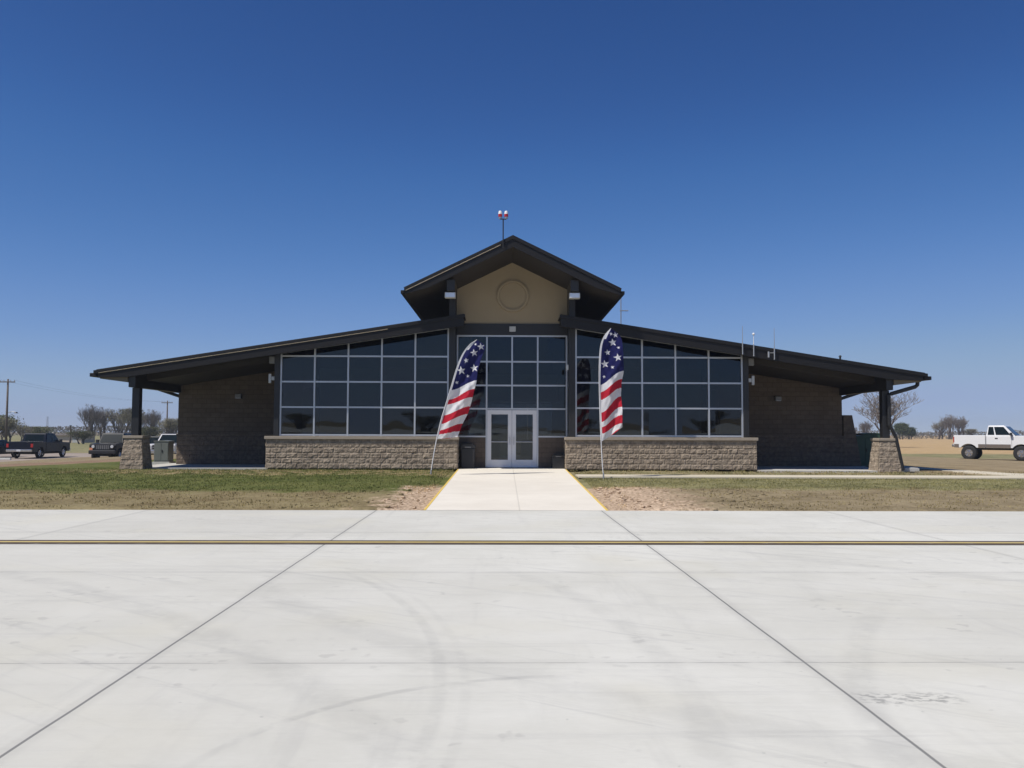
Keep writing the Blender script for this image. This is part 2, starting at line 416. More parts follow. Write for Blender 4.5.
# ------------------------------------------------------------------ ground
def gz(x, y):
    if y < 18.62: base = -.30
    elif y < 18.8: base = -.30 + (.07) * (y - 18.62) / .18
    else: base = -.23 + .20 * sstep(18.8, 31, y)
    amp = .84 if x < 0 else .52
    amp = .55 + (amp - .55) * min(1, abs(x) / 12) * (1 - sstep(80, 200, y))
    t = max(sstep(16.5, 40, abs(x)) * sstep(22, 45, y), sstep(52, 85, y))
    return base - t * (amp + base if False else amp)
def build_ground():
    xs = []; x = -700
    def axis(knots):
        out = []
        for (a, b, st) in knots:
            n = max(1, round((b - a) / st)); out += [a + (b - a) * i / n for i in range(n)]
        out.append(knots[-1][1]); return out
    xs = axis([(-700, -100, 60), (-100, -30, 7), (-30, 30, .5), (30, 100, 7), (100, 700, 60)])
    ys = axis([(-500, -20, 60), (-20, 18.5, 6), (18.5, 19, .1), (19, 33.7, .35), (33.7, 90, 2), (90, 200, 15), (200, 900, 70)])
    v = []
    for yy in ys:
        for xx in xs:
            dz = 0
            if 18.7 < yy < 33.3 and abs(xx) < 30:
                dz = .022 * mnoise.noise(Vector((xx * 1.7, yy * 1.7, 0)))
                if (2.2 < xx < 5 or -4 < xx < -2.2) and yy < 24.5:
                    dz += .05 * abs(mnoise.noise(Vector((xx * 4.1, yy * 3.1, 3))))
                if 27.9 < yy < 30.1 and xx > 1.9: dz = min(dz, -.0) - .02
                if abs(xx) < 2.6: dz = -.05
            if 33.2 < yy < 53 and abs(xx) < 15.6: dz = -.10
            if 18.8 < yy < 33.2 and xx > 3: dz -= .04 * sstep(6, 10, xx) * sstep(30, 32, yy)
            v.append((xx, yy, gz(xx, yy) + dz))
    nx = len(xs); f = []
    for j in range(len(ys) - 1):
        for i in range(nx - 1):
            a = j * nx + i; f.append((a, a + 1, a + nx + 1, a + nx))
    b = MB(); b.add(v, f)
    o = b.build('ground', M['ground'], smooth=True); tag(o, kind='structure')
build_ground()

def sheet(name, mat, poly, z, h=.12, label=None, parent=None):
    b = MB(); b.prism(poly, 'z', z - h, z)
    o = b.build(name, mat, parent)
    if parent is None: tag(o, kind='structure')
    return o
AZ = -.235
ca, sa = math.cos(R(.6)), math.sin(R(.6))
def arot(x, y): return (x * ca - (y) * sa, x * sa + y * ca)
sheet('apron', M['apron'], [arot(-160, -160), arot(160, -160), arot(160, 18.5), arot(-160, 18.5)], AZ, .06)
# taxi line: yellow with dark borders
def strip(name, mat, y0, y1, z):
    b = MB(); p = [arot(-90, y0), arot(90, y0), arot(90, y1), arot(-90, y1)]
    b.add([(q[0], q[1], z) for q in p], [(0, 1, 2, 3)])
    return tag(b.build(name, mat), kind='structure')
strip('apron_line_border', M['blackline'], 12.90, 13.38, AZ + .004)
strip('apron_line', M['yellow'], 13.08, 13.20, AZ + .008)
# walkway ramp with painted edges
def ramp(name, mat, x0, x1, ya, yb, za, zb, lift=0, th=.25):
    b = MB()
    vs = [(x0[0], ya, za - th), (x1[0], ya, za - th), (x1[1], yb, zb - th), (x0[1], yb, zb - th), (x0[0], ya, za + lift), (x1[0], ya, za + lift), (x1[1], yb, zb + lift), (x0[1], yb, zb + lift)]
    b.add(vs, [(0, 3, 2, 1), (4, 5, 6, 7), (0, 1, 5, 4), (1, 2, 6, 5), (2, 3, 7, 6), (3, 0, 4, 7)])
    return tag(b.build(name, mat), kind='structure')
ramp('walkway', M['walk'], (-1.93, -2.01), (1.88, 2.03), 18.52, 33.3, AZ + .004, .004)
ramp('walkway_edge', M['yellow_edge'], (-1.98, -2.06), (-1.93, -2.01), 18.52, 33.25, AZ + .006, .004, .003)
ramp('walkway_edge', M['yellow_edge'], (1.88, 2.03), (1.93, 2.08), 18.52, 33.25, AZ + .006, .004, .003)
sheet('sidewalk', M['path'], [(2.14, 28.35), (60, 28.35), (60, 29.75), (2.14, 29.75)], -.012, .05)
sheet('sidewalk', M['path'], [(17.0, 29.752), (21.5, 29.752), (19.2, 30.6), (18.2, 31.6), (17.3, 37.3), (16.85, 44), (16.5, 44), (16.6, 37.3)], -.012, .05)
sheet('building_pad', M['pad'], [(-15.0, 33.75), (-9.42, 33.75), (-9.42, 37.4), (-9.0, 37.8), (9.0, 37.8), (9.42, 37.4), (9.42, 33.0), (14.9, 33.0), (14.9, 53), (-15.0, 53)], 0, .2)
sheet('entry_slab', M['walk'], [(-2.06, 33.302), (2.06, 33.302), (2.06, 34.9), (-2.06, 34.9)], 0, .2)
sheet('parking_lot', M['lot'], [(-120, 60), (-16, 60), (-16, 84), (-120, 84)], -.74, .02)

# grass blades and clods on the lawn strips
def build_grass():
    rnd = random.Random(3); b = MB(); vs = b.v; fs = b.f
    def blades(n, xr, yr, hh, test=None):
        for _ in range(n):
            x = rnd.uniform(*xr); y = rnd.uniform(*yr)
            if test and not test(x, y): continue
            z = gz(x, y) - .01; a = rnd.uniform(0, math.pi); w = rnd.uniform(.008, .022)
            h = hh * rnd.uniform(.4, 1.25); lx = rnd.uniform(-.5, .5) * h; ly = rnd.uniform(-.5, .5) * h
            i = len(vs); dx = math.cos(a) * w; dy = math.sin(a) * w
            vs.extend([(x - dx, y - dy, z), (x + dx, y + dy, z), (x + lx, y + ly, z + h)]); fs.append((i, i + 1, i + 2))
    free = lambda x, y: abs(x) > 2.2 and not (x > 2 and 28.2 < y < 29.9)
    def clump(x, y):
        return free(x, y) and mnoise.noise(Vector((x * 1.3, y * 1.3, 5))) > -.15 and not ((-3.7 < x < 4.6) and y < 24.8 and mnoise.noise(Vector((x * 2.3, y * 2.3, 1))) < .35)
    blades(70000, (-22, 22), (18.75, 33.3), .05, clump)
    blades(36000, (-26, -2.2), (23.3, 33.3), .045, free)
    blades(26000, (2.2, 22), (24.2, 28.2), .04, free)
    b.mi = [0] * len(fs)
    tag(b.build('grass', M['blades']), 'short patchy green and straw coloured grass on the lawn strips', 'grass', kind='stuff')
    c = MB()
    for _ in range(520):
        x = rnd.choice([rnd.uniform(-4.7, -2.2), rnd.uniform(2.2, 6.2), rnd.uniform(2.2, 6.2), rnd.uniform(6, 20), rnd.uniform(-20, -4)]); y = rnd.uniform(18.7, 24.6)
        r = rnd.uniform(.012, .05) * (1 if abs(x) < 6.5 else .6)
        c.sphere((x, y, gz(x, y) + r * .3), r, 6, 4, 0, (rnd.uniform(.7, 1.6), rnd.uniform(.7, 1.3), .6))
    tag(c.build('soil_clods', M['ground']), 'loose tan clods of soil lying beside the walkway', 'soil', kind='stuff')
build_grass()

# ------------------------------------------------------------------ terminal building
B = empty('terminal_building', (0, 33.4, 0), 0, 'dark brown airport terminal with raised centre gable, glass walls and low wide wing roofs', 'building')
def bpart(mb, name, mat, parent=None, **kw):
    o = mb.build(name, mat, parent or B, **kw)
    if parent is None: o.location = (0, -33.4, 0)      # mesh coordinates are world coordinates
    return o

def ztop(x): return 3.71 + .157 * (15.56 - abs(x))
def wing_roof(s):
    X = lambda v: s * v
    # slab between roof sheet and soffit
    b = MB()
    def prof(t0, t1, xa, xb, y0, y1, m):
        m.prism([(X(xa), ztop(xa) - t0), (X(xb), ztop(xb) - t0), (X(xb), ztop(xb) - t1), (X(xa), ztop(xa) - t1)], 'y', y0, y1)
    prof(.012, .22, 15.54, 1.9, 32.76, 52.4, b)
    roof = bpart(b, 'roof', M['soffit'])
    seam = MB()
    prof(-.006, .012, 15.59, 1.83, 32.66, 52.45, seam)
    for i in range(28):
        y = 33.0 + i * .70
        seam.prism([(X(15.59), ztop(15.59) + .006), (X(2.4), ztop(2.4) + .006), (X(2.4), ztop(2.4) + .04), (X(15.59), ztop(15.59) + .04)], 'y', y, y + .03)
    so = seam.build('roof_sheet', M['fascia'], roof)
    f = MB()
    # front rake fascia: thin upper board, deep lower board tapering towards the eave
    prof(.012, .13, 15.70, 1.79, 32.65, 32.76, f)
    f.prism([(X(15.54), ztop(15.54) - .13), (X(1.83), ztop(1.8) - .13), (X(1.83), ztop(1.8) - .45), (X(14.45), ztop(14.45) - .45), (X(15.54), ztop(15.54) - .30)], 'y', 32.69, 32.755)
    f.prism([(X(15.54), ztop(15.54) - .13), (X(1.83), ztop(1.8) - .13), (X(1.83), ztop(1.8) - .45), (X(14.45), ztop(14.45) - .45), (X(15.54), ztop(15.54) - .30)], 'y', 52.4, 52.45)
    # eave fascia running back
    xa, xb = sorted((X(15.541), X(15.59))); f.box(xa, xb, 32.76, 52.4, 3.41, 3.695)
    f.build('fascia', M['fascia'], roof, bevel=.006)
    g = MB()
    xa, xb = sorted((X(15.591), X(15.86))); g.box(xa, xb, 32.70, 52.4, 3.44, 3.58)
    g.build('gutter', M['fascia'], roof, bevel=.015)
    if s < 0:  # bar on the sun side only, standing for the sunlit line of the edge
        t = MB(); t.tube([(X(15.5), 32.665, ztop(15.5) - .135), (X(4.7), 32.665, ztop(4.7) - .135)], .016, 6)
        t.build('drip_edge', M['trim'], roof)
    e_ = MB(); e_.prism([(X(15.50), 3.44), (X(14.47), 3.62), (X(14.47), 3.24), (X(15.50), 3.37)], 'y', 32.78, 52.3)
    e_.build('eave_soffit', M['soffit_bounce'], roof)  # paler than the main soffit to show light bounced up from below
    # dropped soffit of the recess at the side wall
    d = MB(); prof(.222, .55, 14.25, 9.16, 33.9, 37.6, d); d.build('lower_soffit', M['soffit'], roof)
for s in (-1, 1): wing_roof(s)

def tz(x): return 8.61 - .49 * abs(x)
def tower_roof():
    b = MB(); Y0, Y1 = 31.56, 46.4
    up = [(-3.93, tz(3.93)), (0, tz(0)), (3.93, tz(3.93))]
    b.prism([(p[0], p[1] - .012) for p in up] + [(3.93, tz(3.93) - .24), (3.05, tz(3.05) - .40), (0, tz(0) - .40), (-3.05, tz(3.05) - .40), (-3.93, tz(3.93) - .24)], 'y', Y0, Y1)
    roof = bpart(b, 'roof', M['soffit'])
    c = MB()
    c.prism([(-3.97, tz(3.97) + .006), (0, tz(0) + .006), (3.97, tz(3.97) + .006), (3.97, tz(3.97) - .012), (0, tz(0) - .012), (-3.97, tz(3.97) - .012)], 'y', Y0 - .1, Y1 + .05)
    for s in (-1, 1):
        for i in range(20):
            y = 32 + i * .72
            c.prism([(s * 3.95, tz(3.95) + .007), (0, tz(0) + .007), (0, tz(0) + .04), (s * 3.95, tz(3.95) + .04)], 'y', y, y + .03)
    c.build('roof_sheet', M['fascia'], roof)
    f = MB()
    for s in (-1, 1):
        f.prism([(s * 3.96, tz(3.96) - .012), (0, tz(0) - .012), (0, tz(0) - .13), (s * 3.96, tz(3.96) - .13)], 'y', Y0 - .10, Y0)
        f.prism([(s * 3.93, tz(3.93) - .13), (0, tz(0) - .13), (0, tz(0) - .43), (s * 3.05, tz(3.05) - .43), (s * 3.93, tz(3.93) - .26)], 'y', Y0 - .06, Y0 - .002)
        xa, xb = sorted((s * 3.931, s * 3.97)); f.box(xa, xb, Y0, Y1, tz(3.93) - .25, tz(3.93) - .03)
    f.build('fascia', M['fascia'], roof, bevel=.005)
    for s in (-1, 1):
        g = MB(); xa, xb = sorted((s * 3.971, s * 4.09)); g.box(xa, xb, Y0 - .04, Y1, tz(3.93) - .23, tz(3.93) - .11)
        g.build('gutter', M['fascia'], roof, bevel=.012)
    t = MB(); t.tube([(-3.9, Y0 - .085, tz(3.9) - .135), (-.45, Y0 - .085, tz(.45) - .135)], .015, 6)  # left rake only: the sunlit line is built as a pale bar
    t.build('drip_edge', M['trim'], roof)
    for s in (-1, 1):       # outriggers under the gable overhang
        o = MB(); xa, xb = sorted((s * 2.13, s * 2.43)); o.box(xa, xb, 31.75, 33.42, 6.60, tz(2.43) - .405)
        bpart(o, 'roof_beam', M['steel'], bevel=.01)
tower_roof()

# --- tower walls
w = MB()
w.prism([(-2.21, 5.74), (2.21, 5.74), (2.21, tz(2.21) - .403), (0, tz(0) - .403), (-2.21, tz(2.21) - .403)], 'y', 34.6, 34.85)
gw = bpart(w, 'gable_wall', M['stucco'])
med = MB()
for k in range(40):     # raised ring with a shallow disc inside
    a0, a1 = 2 * math.pi * k / 40, 2 * math.pi * (k + 1) / 40
    for (r0, r1, y) in ((.54, .63, 34.50), (0, .535, 34.555)):
        p = [(r0 * math.cos(a0) + .03, r0 * math.sin(a0) + 6.84), (r1 * math.cos(a0) + .03, r1 * math.sin(a0) + 6.84), (r1 * math.cos(a1) + .03, r1 * math.sin(a1) + 6.84), (r0 * math.cos(a1) + .03, r0 * math.sin(a1) + 6.84)]
        if r0 == 0: p = [p[0], p[1], p[2]]
        med.prism(p, 'y', y, 34.598)
med.build('medallion', M['stucco'], gw)
hd = MB(); hd.box(-2.21, 2.21, 34.55, 34.9, 5.28, 5.738)
bpart(hd, 'header_panel', M['steel'])
for s in (-1, 1):
    w = MB(); xa, xb = sorted((s * 2.22, s * 2.40))
    w.box(xa, xb, 33.75, 46, 1.25, tz(2.40) - .41)
    bpart(w, 'tower_side_wall', M['steel'])
    c = MB(); xa, xb = sorted((s * 2.19, s * 2.44)); c.box(xa, xb, 33.46, 33.74, 1.24, tz(2.44) - .405)
    bpart(c, 'column', M['steel'], bevel=.01)
    c = MB(); xa, xb = sorted((s * 8.94, s * 9.14)); c.box(xa, xb, 33.46, 33.70, 1.24, ztop(9.14) - .225)
    bpart(c, 'column', M['steel'], bevel=.01)
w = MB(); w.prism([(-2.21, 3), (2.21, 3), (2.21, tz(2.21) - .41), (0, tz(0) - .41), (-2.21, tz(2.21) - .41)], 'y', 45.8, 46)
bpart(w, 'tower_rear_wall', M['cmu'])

# --- split face base walls of the two bays (real relief)
def rock_face(b, org, U, V, N, lu, lv, cell=.04, amp=.026, shrink=0):
    nu = max(2, round(lu / cell)); nv = max(2, round(lv / cell)); vs = []
    org, U, V, N = map(Vector, (org, U, V, N))
    for j in range(nv + 1):
        for i in range(nu + 1):
            u = lu * i / nu; v = lv * j / nv
            row = int(v / .2001); off = .2 if row % 2 else 0
            du = min((u + off) % .4, .4 - (u + off) % .4); dv = min(v % .2, .2 - v % .2)
            edge = min(1, min(du, dv) / .035)
            p = org + U * u + V * v
            if shrink: # batter towards the centre line
                p = org + U * (lu / 2 + (u - lu / 2) * (1 - shrink * v / lv)) + V * v
            q = p * 1.0
            nz = mnoise.noise(q * 7.3) * .6 + mnoise.noise(q * 17.7) * .5 + .25 * mnoise.cell(Vector((math.floor((u + off) / .4), row, 3.3 + org.x)))
            d = (amp * (.6 + nz)) * edge
            if i in (0, nu) : d = min(d, .008)
            vs.append(p + N * d)
    fs = []
    for j in range(nv):
        for i in range(nu):
            a = j * (nu + 1) + i; fs.append((a, a + 1, a + nu + 2, a + nu + 1))
    b.add(vs, fs)
for s in (-1, 1):
    b = MB(); x0, x1 = sorted((s * 2.08, s * 9.4))
    b.box(x0 + .004, x1 - .004, 33.404, 33.75, 0, 1.115)
    rock_face(b, (x0, 33.40, 0), (1, 0, 0), (0, 0, 1), (0, -1, 0), x1 - x0, .92)
    # smooth band course directly below the cap
    b.box(x0 + .002, x1 - .002, 33.392, 33.404, .935, 1.115)
    rock_face(b, (s * 9.4, 33.4 if s > 0 else 37.4, 0), (0, 1 if s > 0 else -1, 0), (0, 0, 1), (s, 0, 0), 4.0, 1.1)
    rock_face(b, (s * 2.08, 34.6 if s > 0 else 33.4, 0), (0, -1 if s > 0 else 1, 0), (0, 0, 1), (-s, 0, 0), 1.2, 1.1)
    b.box(*sorted((s * 9.15, s * 9.396)), 33.75, 37.5, 0, 1.115)
    b.box(*sorted((s * 2.084, s * 2.40)), 33.75, 34.9, 0, 1.115)
    st = bpart(b, 'stone_base', M['stone'])
    c = MB(); c.box(x0 - .05, x1 + .05, 33.33, 33.77, 1.118, 1.235)
    c.box(*sorted((s * 9.1, s * 9.45)), 33.77, 37.49, 1.118, 1.235)
    c.build('cap', M['cap'], st, bevel=.012)
    # bay flank above the stone
    f = MB(); f.prism([(33.7, 1.238), (37.5, 1.238), (37.5, ztop(9.1) - .224), (33.7, ztop(9.1) - .224)], 'x', *sorted((s * 8.98, s * 9.13)))
    bpart(f, 'flank_wall', M['cmu'])
    # recessed side wall
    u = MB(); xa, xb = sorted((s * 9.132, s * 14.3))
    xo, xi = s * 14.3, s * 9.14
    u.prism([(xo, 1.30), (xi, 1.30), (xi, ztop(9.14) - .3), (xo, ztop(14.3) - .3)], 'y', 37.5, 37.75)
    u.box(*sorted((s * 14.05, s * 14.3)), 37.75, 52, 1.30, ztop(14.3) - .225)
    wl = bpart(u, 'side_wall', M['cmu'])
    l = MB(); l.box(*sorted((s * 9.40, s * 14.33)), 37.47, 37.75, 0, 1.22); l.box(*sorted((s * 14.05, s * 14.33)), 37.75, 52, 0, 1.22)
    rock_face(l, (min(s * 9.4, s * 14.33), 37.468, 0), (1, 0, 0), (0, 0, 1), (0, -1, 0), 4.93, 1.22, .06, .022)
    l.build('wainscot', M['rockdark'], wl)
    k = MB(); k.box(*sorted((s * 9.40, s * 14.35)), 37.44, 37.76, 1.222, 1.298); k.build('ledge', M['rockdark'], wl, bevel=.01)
# rear and inner walls, floor
w = MB(); w.box(-14.04, -3.2, 51.8, 52, 0, 3.9); w.box(3.2, 14.04, 51.8, 52, 0, 3.9); w.box(-3.2, 3.2, 51.8, 52, 3.2, 5.2)
bpart(w, 'rear_wall', M['cmu'])
for s in (-1, 1):
    w = MB(); w.box(*sorted((s * 2.5, s * 9.0)), 41, 41.2, .02, 4.4); bpart(w, 'inner_wall', M['interior'])
    w = MB(); w.box(*sorted((s * 2.41, s * 2.49)), 34.9, 40, .02, 5.0); bpart(w, 'inner_partition', M['interior'])
w = MB(); w.box(-9.0, 9.0, 34.9, 51.8, .006, .02)
bpart(w, 'inner_floor', M['floor_in'])
w = MB(); w.box(-2.2, 2.2, 40.5, 45.75, 3.0, 3.2); w.box(-2.2, 2.2, 40.4, 40.5, 2.85, 4.1)
bpart(w, 'balcony', M['interior'])
for i, x in enumerate((-1.9, .5)):
    w = MB(); w.box(x, x + 1.4, 42, 42.6, .02, 1.05); bpart(w, 'counter', M['interior'])
rw = MB()
for x in (-3.18, -1.1, 1.05, 3.12): rw.box(x, x + .06, 51.85, 51.95, .05, 3.19)
rw.box(-3.18, 3.18, 51.84, 51.96, 3.10, 3.185)
fr = bpart(rw, 'rear_window', M['alu'])
rg = MB(); rg.box(-3.15, 3.15, 51.89, 51.905, .05, 3.19); rg.build('glass', M['glass'], fr)

# --- glazed walls
def bars(mb, segs, y0, y1, w=.055):
    for (x0, z0, x1, z1) in segs:
        if abs(x0 - x1) < 1e-6: mb.box(x0 - w / 2, x0 + w / 2, y0, y1, min(z0, z1), max(z0, z1))
        else:
            h = w / 2
            mb.prism([(x0, z0 - h), (x1, z1 - h), (x1, z1 + h), (x0, z0 + h)], 'y', y0 + .003, y1 - .003)
def wtop(x): return 5.44 - .155 * (abs(x) - 2.45)
for s in (-1, 1):
    f = MB(); xs = [8.90, 7.61, 6.32, 5.03, 3.74, 2.47]; seg = []
    for x in xs: seg.append((s * x, 1.24, s * x, wtop(x) - .02))
    for z in (1.285, 2.35, 3.33, 4.32):
        seg.append((s * xs[0], z, s * xs[-1], z))
    seg.append((s * xs[0], wtop(xs[0]), s * xs[-1], wtop(xs[-1])))
    bars(f, seg, 33.52, 33.66, .062)
    fo = bpart(f, 'window_wall', M['alu'])
    g = MB(); g.prism([(s * 8.89, 1.25), (s * 2.48, 1.25), (s * 2.48, wtop(2.48)), (s * 8.89, wtop(8.89))], 'y', 33.595, 33.605)
    g.build('glass', M['glass'], fo)
    hp = MB()   # flashing between glazing and soffit
    hp.prism([(s * 8.93, wtop(8.93) + .032), (s * 2.45, wtop(2.45) + .032), (s * 2.45, ztop(2.45) - .224), (s * 8.93, ztop(8.93) - .224)], 'y', 33.55, 33.66)
    bpart(hp, 'head_flashing', M['steel'])
f = MB(); seg = []
cx = [-2.17, -1.0, 0.01, 1.03, 2.18]
for x in (cx[0], cx[1], cx[3], cx[4]): seg.append((x, 1.22 if abs(x) > 2 else .02, x, 5.27))
seg.append((cx[2], 2.33, cx[2], 5.27))
for z in (5.25, 4.22, 3.27, 2.34): seg.append((cx[0], z, cx[4], z))
for a, b_ in ((cx[0], cx[1]), (cx[3], cx[4])): seg.append((a, 1.24, b_, 1.24))
bars(f, seg, 34.58, 34.74, .062)
fo = bpart(f, 'window_wall', M['alu'])
g = MB(); g.box(-2.15, 2.16, 34.655, 34.665, 2.35, 5.24); g.box(-2.15, -1.03, 34.655, 34.665, 1.27, 2.31); g.box(1.06, 2.16, 34.655, 34.665, 1.27, 2.31)
g.build('glass', M['glass'], fo)
w = MB(); w.box(-2.21, -1.035, 34.6, 34.86, 0, 1.205); bpart(w, 'low_wall', M['cmu'])
w = MB(); w.box(1.065, 2.21, 34.6, 34.86, 0, 1.205); bpart(w, 'low_wall', M['cmu'])
# two leaf entrance door
for s, x0, x1 in ((-1, -.965, .005), (1, .015, .995)):
    d = MB(); y0, y1 = 34.60, 34.66; z0, z1 = .02, 2.29; sw = .155
    d.box(x0, x0 + sw, y0, y1, z0, z1); d.box(x1 - sw, x1, y0, y1, z0, z1)
    d.box(x0 + sw, x1 - sw, y0, y1, z0, z0 + .30); d.box(x0 + sw, x1 - sw, y0, y1, z1 - .17, z1)
    do = bpart(d, 'door', M['doorpaint'], bevel=.004)
    g = MB(); g.box(x0 + sw, x1 - sw, 34.627, 34.635, z0 + .30, z1 - .17); g.build('glass', M['glass'], do)
    xi = x1 - .075 if s < 0 else x0 + .075
    h = MB(); h.tube([(xi, 34.597, 1.22), (xi, 34.53, 1.22), (xi, 34.53, .92), (xi, 34.597, .92)], .014, 8)
    h.tube([(x0 + sw, 34.59, 1.03), (x1 - sw, 34.59, 1.03)], .018, 8)
    h.build('handle', M['alu'], do)

# --- porch piers, posts, beams, downspouts
for s in (-1, 1):
    cxp, cyp = s * 14.33, 33.42
    b = MB(); hb, ht, H = .45, .33, 1.13
    vs = [(cxp + a * hb, cyp + c * hb, -.1) for a, c in ((-1, -1), (1, -1), (1, 1), (-1, 1))] + [(cxp + a * ht, cyp + c * ht, H) for a, c in ((-1, -1), (1, -1), (1, 1), (-1, 1))]
    b.add(vs, [(0, 3, 2, 1), (4, 5, 6, 7), (0, 1, 5, 4), (1, 2, 6, 5), (2, 3, 7, 6), (3, 0, 4, 7)])
    k = (hb - ht) / (H + .1)
    for (ux, uy) in ((1, 0), (0, 1), (-1, 0), (0, -1)):
        nx, ny = uy, -ux
        o = (cxp + nx * (hb + .004) - ux * hb, cyp + ny * (hb + .004) - uy * hb, -.1)
        rock_face(b, o, (ux, uy, 0), Vector((-nx * k, -ny * k, 1)), (nx, ny, 0), 2 * hb, H + .09, .045, .028, 1 - ht / hb)
    pier = bpart(b, 'stone_pier', M['stone'])
    c = MB(); c.box(cxp - .38, cxp + .38, cyp - .38, cyp + .38, 1.131, 1.235); c.build('cap', M['cap'], pier, bevel=.015)
    p = MB(); p.box(cxp - .14, cxp + .14, cyp - .20, cyp + .08, 1.236, 3.055)
    bpart(p, 'porch_post', M['steel'], bevel=.01)
    bm_ = MB(); xa, xb = sorted((s * 14.20, s * 14.46)); bm_.box(xa, xb, 32.85, 40, 3.06, ztop(14.46) - .225)
    bpart(bm_, 'porch_beam', M['steel'], bevel=.01)
    # second porch line behind, at the wall corner: gutter outlet with sloping downspout
    ds = MB()
    ds.tube([(s * 15.66, 38.3, 3.46), (s * 15.66, 38.3, 3.30), (s * 14.46, 38.0, 2.93), (s * 14.40, 38.0, 2.85), (s * 14.40, 38.0, .1)], .07, 6)
    bpart(ds, 'downspout', M['steel'])
ds = MB()
ds.tube([(15.52, 33.1, 3.45), (15.50, 33.1, 3.27), (15.42, 33.1, 3.20), (14.50, 33.12, 2.93), (14.41, 33.13, 2.87), (14.41, 33.13, 1.75), (14.62, 33.08, 1.28), (14.84, 33.0, .02)], [.075, .075, .075, .075, .07, .07, .07, .07], 6)
bpart(ds, 'downspout', M['steel'])
bt = MB()
bt.prism([(14.36, 0), (15.12, 0), (14.74, 2.2), (14.36, 2.2)], 'y', 37.5, 38.5)
bpart(bt, 'buttress', M['rockdark'])

# ------------------------------------------------------------------ lamps and roof gear (all things of their own)
def flood(x, z, label):
    e = empty('flood_light', (x, 32.0, z), 0, label, 'flood light', 'flood lights under the gable eave')
    b = MB(); b.box(-.20, .20, -.14, .12, -.11, .10); b.build('housing', M['lampgrey'], e, bevel=.02)
    l = MB(); l.box(-.17, .17, -.150, -.141, -.085, .075); l.build('lens', M['lens'], e)
    k = MB(); k.box(-.04, .04, -.04, .04, .10, .135); k.build('bracket', M['steel'], e)
flood(-2.31, 6.465, 'pale flood light under the left end of the centre gable eave')
flood(2.29, 6.465, 'pale flood light under the right end of the centre gable eave')
def sconce(name, loc, label, cat, group, sz=(.13, .10, .09), mat='lampdark'):
    e = empty(name, loc, 0, label, cat, group)
    b = MB(); b.box(-sz[0], sz[0], -sz[1] * 2, 0, -sz[2], sz[2]); b.build('housing', M[mat], e, bevel=.02)
    l = MB(); l.box(-sz[0] * .8, sz[0] * .8, -sz[1] * 1.8, -sz[1] * .3, -sz[2] - .012, -sz[2] - .002); l.build('lens', M['lens'], e)
sconce('wall_lamp', (-11.7, 37.498, 2.92), 'small grey wall lamp on the shaded brown block wall left of the glass bay', 'wall lamp', 'lamps on the recessed block walls')
sconce('wall_lamp', (11.5, 37.498, 2.90), 'small grey wall lamp on the shaded brown block wall right of the glass bay', 'wall lamp', 'lamps on the recessed block walls')
sconce('entrance_lamp', (.02, 34.548, 5.52), 'small square grey lamp on the dark panel above the entrance glass', 'wall lamp', None, (.13, .07, .10), 'lampgrey')
for s in (-1, 1):
    side = 'left' if s < 0 else 'right'
    e = empty('spot_lamp', (s * 9.142, 33.58, 3.47), 0, 'white spot lamp on the outer column of the %s glass bay' % side, 'spot lamp', 'spot lamps on the outer bay columns')
    b = MB(); b.box(*sorted((s * .14, s * .24)), -.07, .07, -.20, .16); b.build('housing', M['lampgrey'], e, bevel=.015)
    b = MB(); b.box(*sorted((0, s * .139)), -.04, .04, -.09, .06); b.build('bracket', M['lampgrey'], e, bevel=.01)
    e = empty('junction_box', (s * 9.142, 33.56, 4.16), 0, 'dark grey box high on the outer column of the %s glass bay' % side, 'junction box', 'boxes on the outer bay columns')
    b = MB(); b.box(*sorted((0, s * .22)), -.08, .08, -.14, .14); b.build('housing', M['lampdark'], e, bevel=.015)
    b = MB(); b.box(*sorted((s * .03, s * .19)), -.092, -.082, -.11, .11); b.build('cover', M['lampdark'], e)
# small lamps on inner columns beside the door
e = empty('column_lamp', (2.12, 33.458, 3.92), 0, 'tiny pale lamp on the dark column right of the entrance glass', 'wall lamp')
b = MB(); b.box(-.05, .05, -.08, 0, -.10, .10); b.build('housing', M['lampgrey'], e, bevel=.01)
b = MB(); b.box(-.04, .04, -.075, -.01, -.112, -.102); b.build('lens', M['lens'], e)

# twin obstruction light above the gable
e = empty('obstruction_light', (-.36, 31.46, tz(.36) - .3), 0, 'twin red and white obstruction light on a thin mast above the gable', 'beacon')
b = MB(); b.tube([(0, -.03, 0), (0, -.03, 1.04)], .022, 8); b.tube([(-.11, -.03, 1.06), (.11, -.03, 1.06)], .02, 8); b.build('mast', M['steel'], e)
for s in (-1, 1):
    l = MB(); l.disc((s * .11, -.03, 1.105), (0, 0, 1), .055, .07, 12); lo = l.build('base', M['galv'], e)
    l = MB(); l.disc((s * .11, -.03, 1.19), (0, 0, 1), .072, .10, 14); l.build('red_lens', M['red'], e)
    l = MB(); l.disc((s * .11, -.03, 1.285), (0, 0, 1), .075, .09, 14, 0, .06); l.sphere((s * .11, -.03, 1.33), .06, 12, 6, 0, (1, 1, .6)); l.build('cap', M['white'], e)

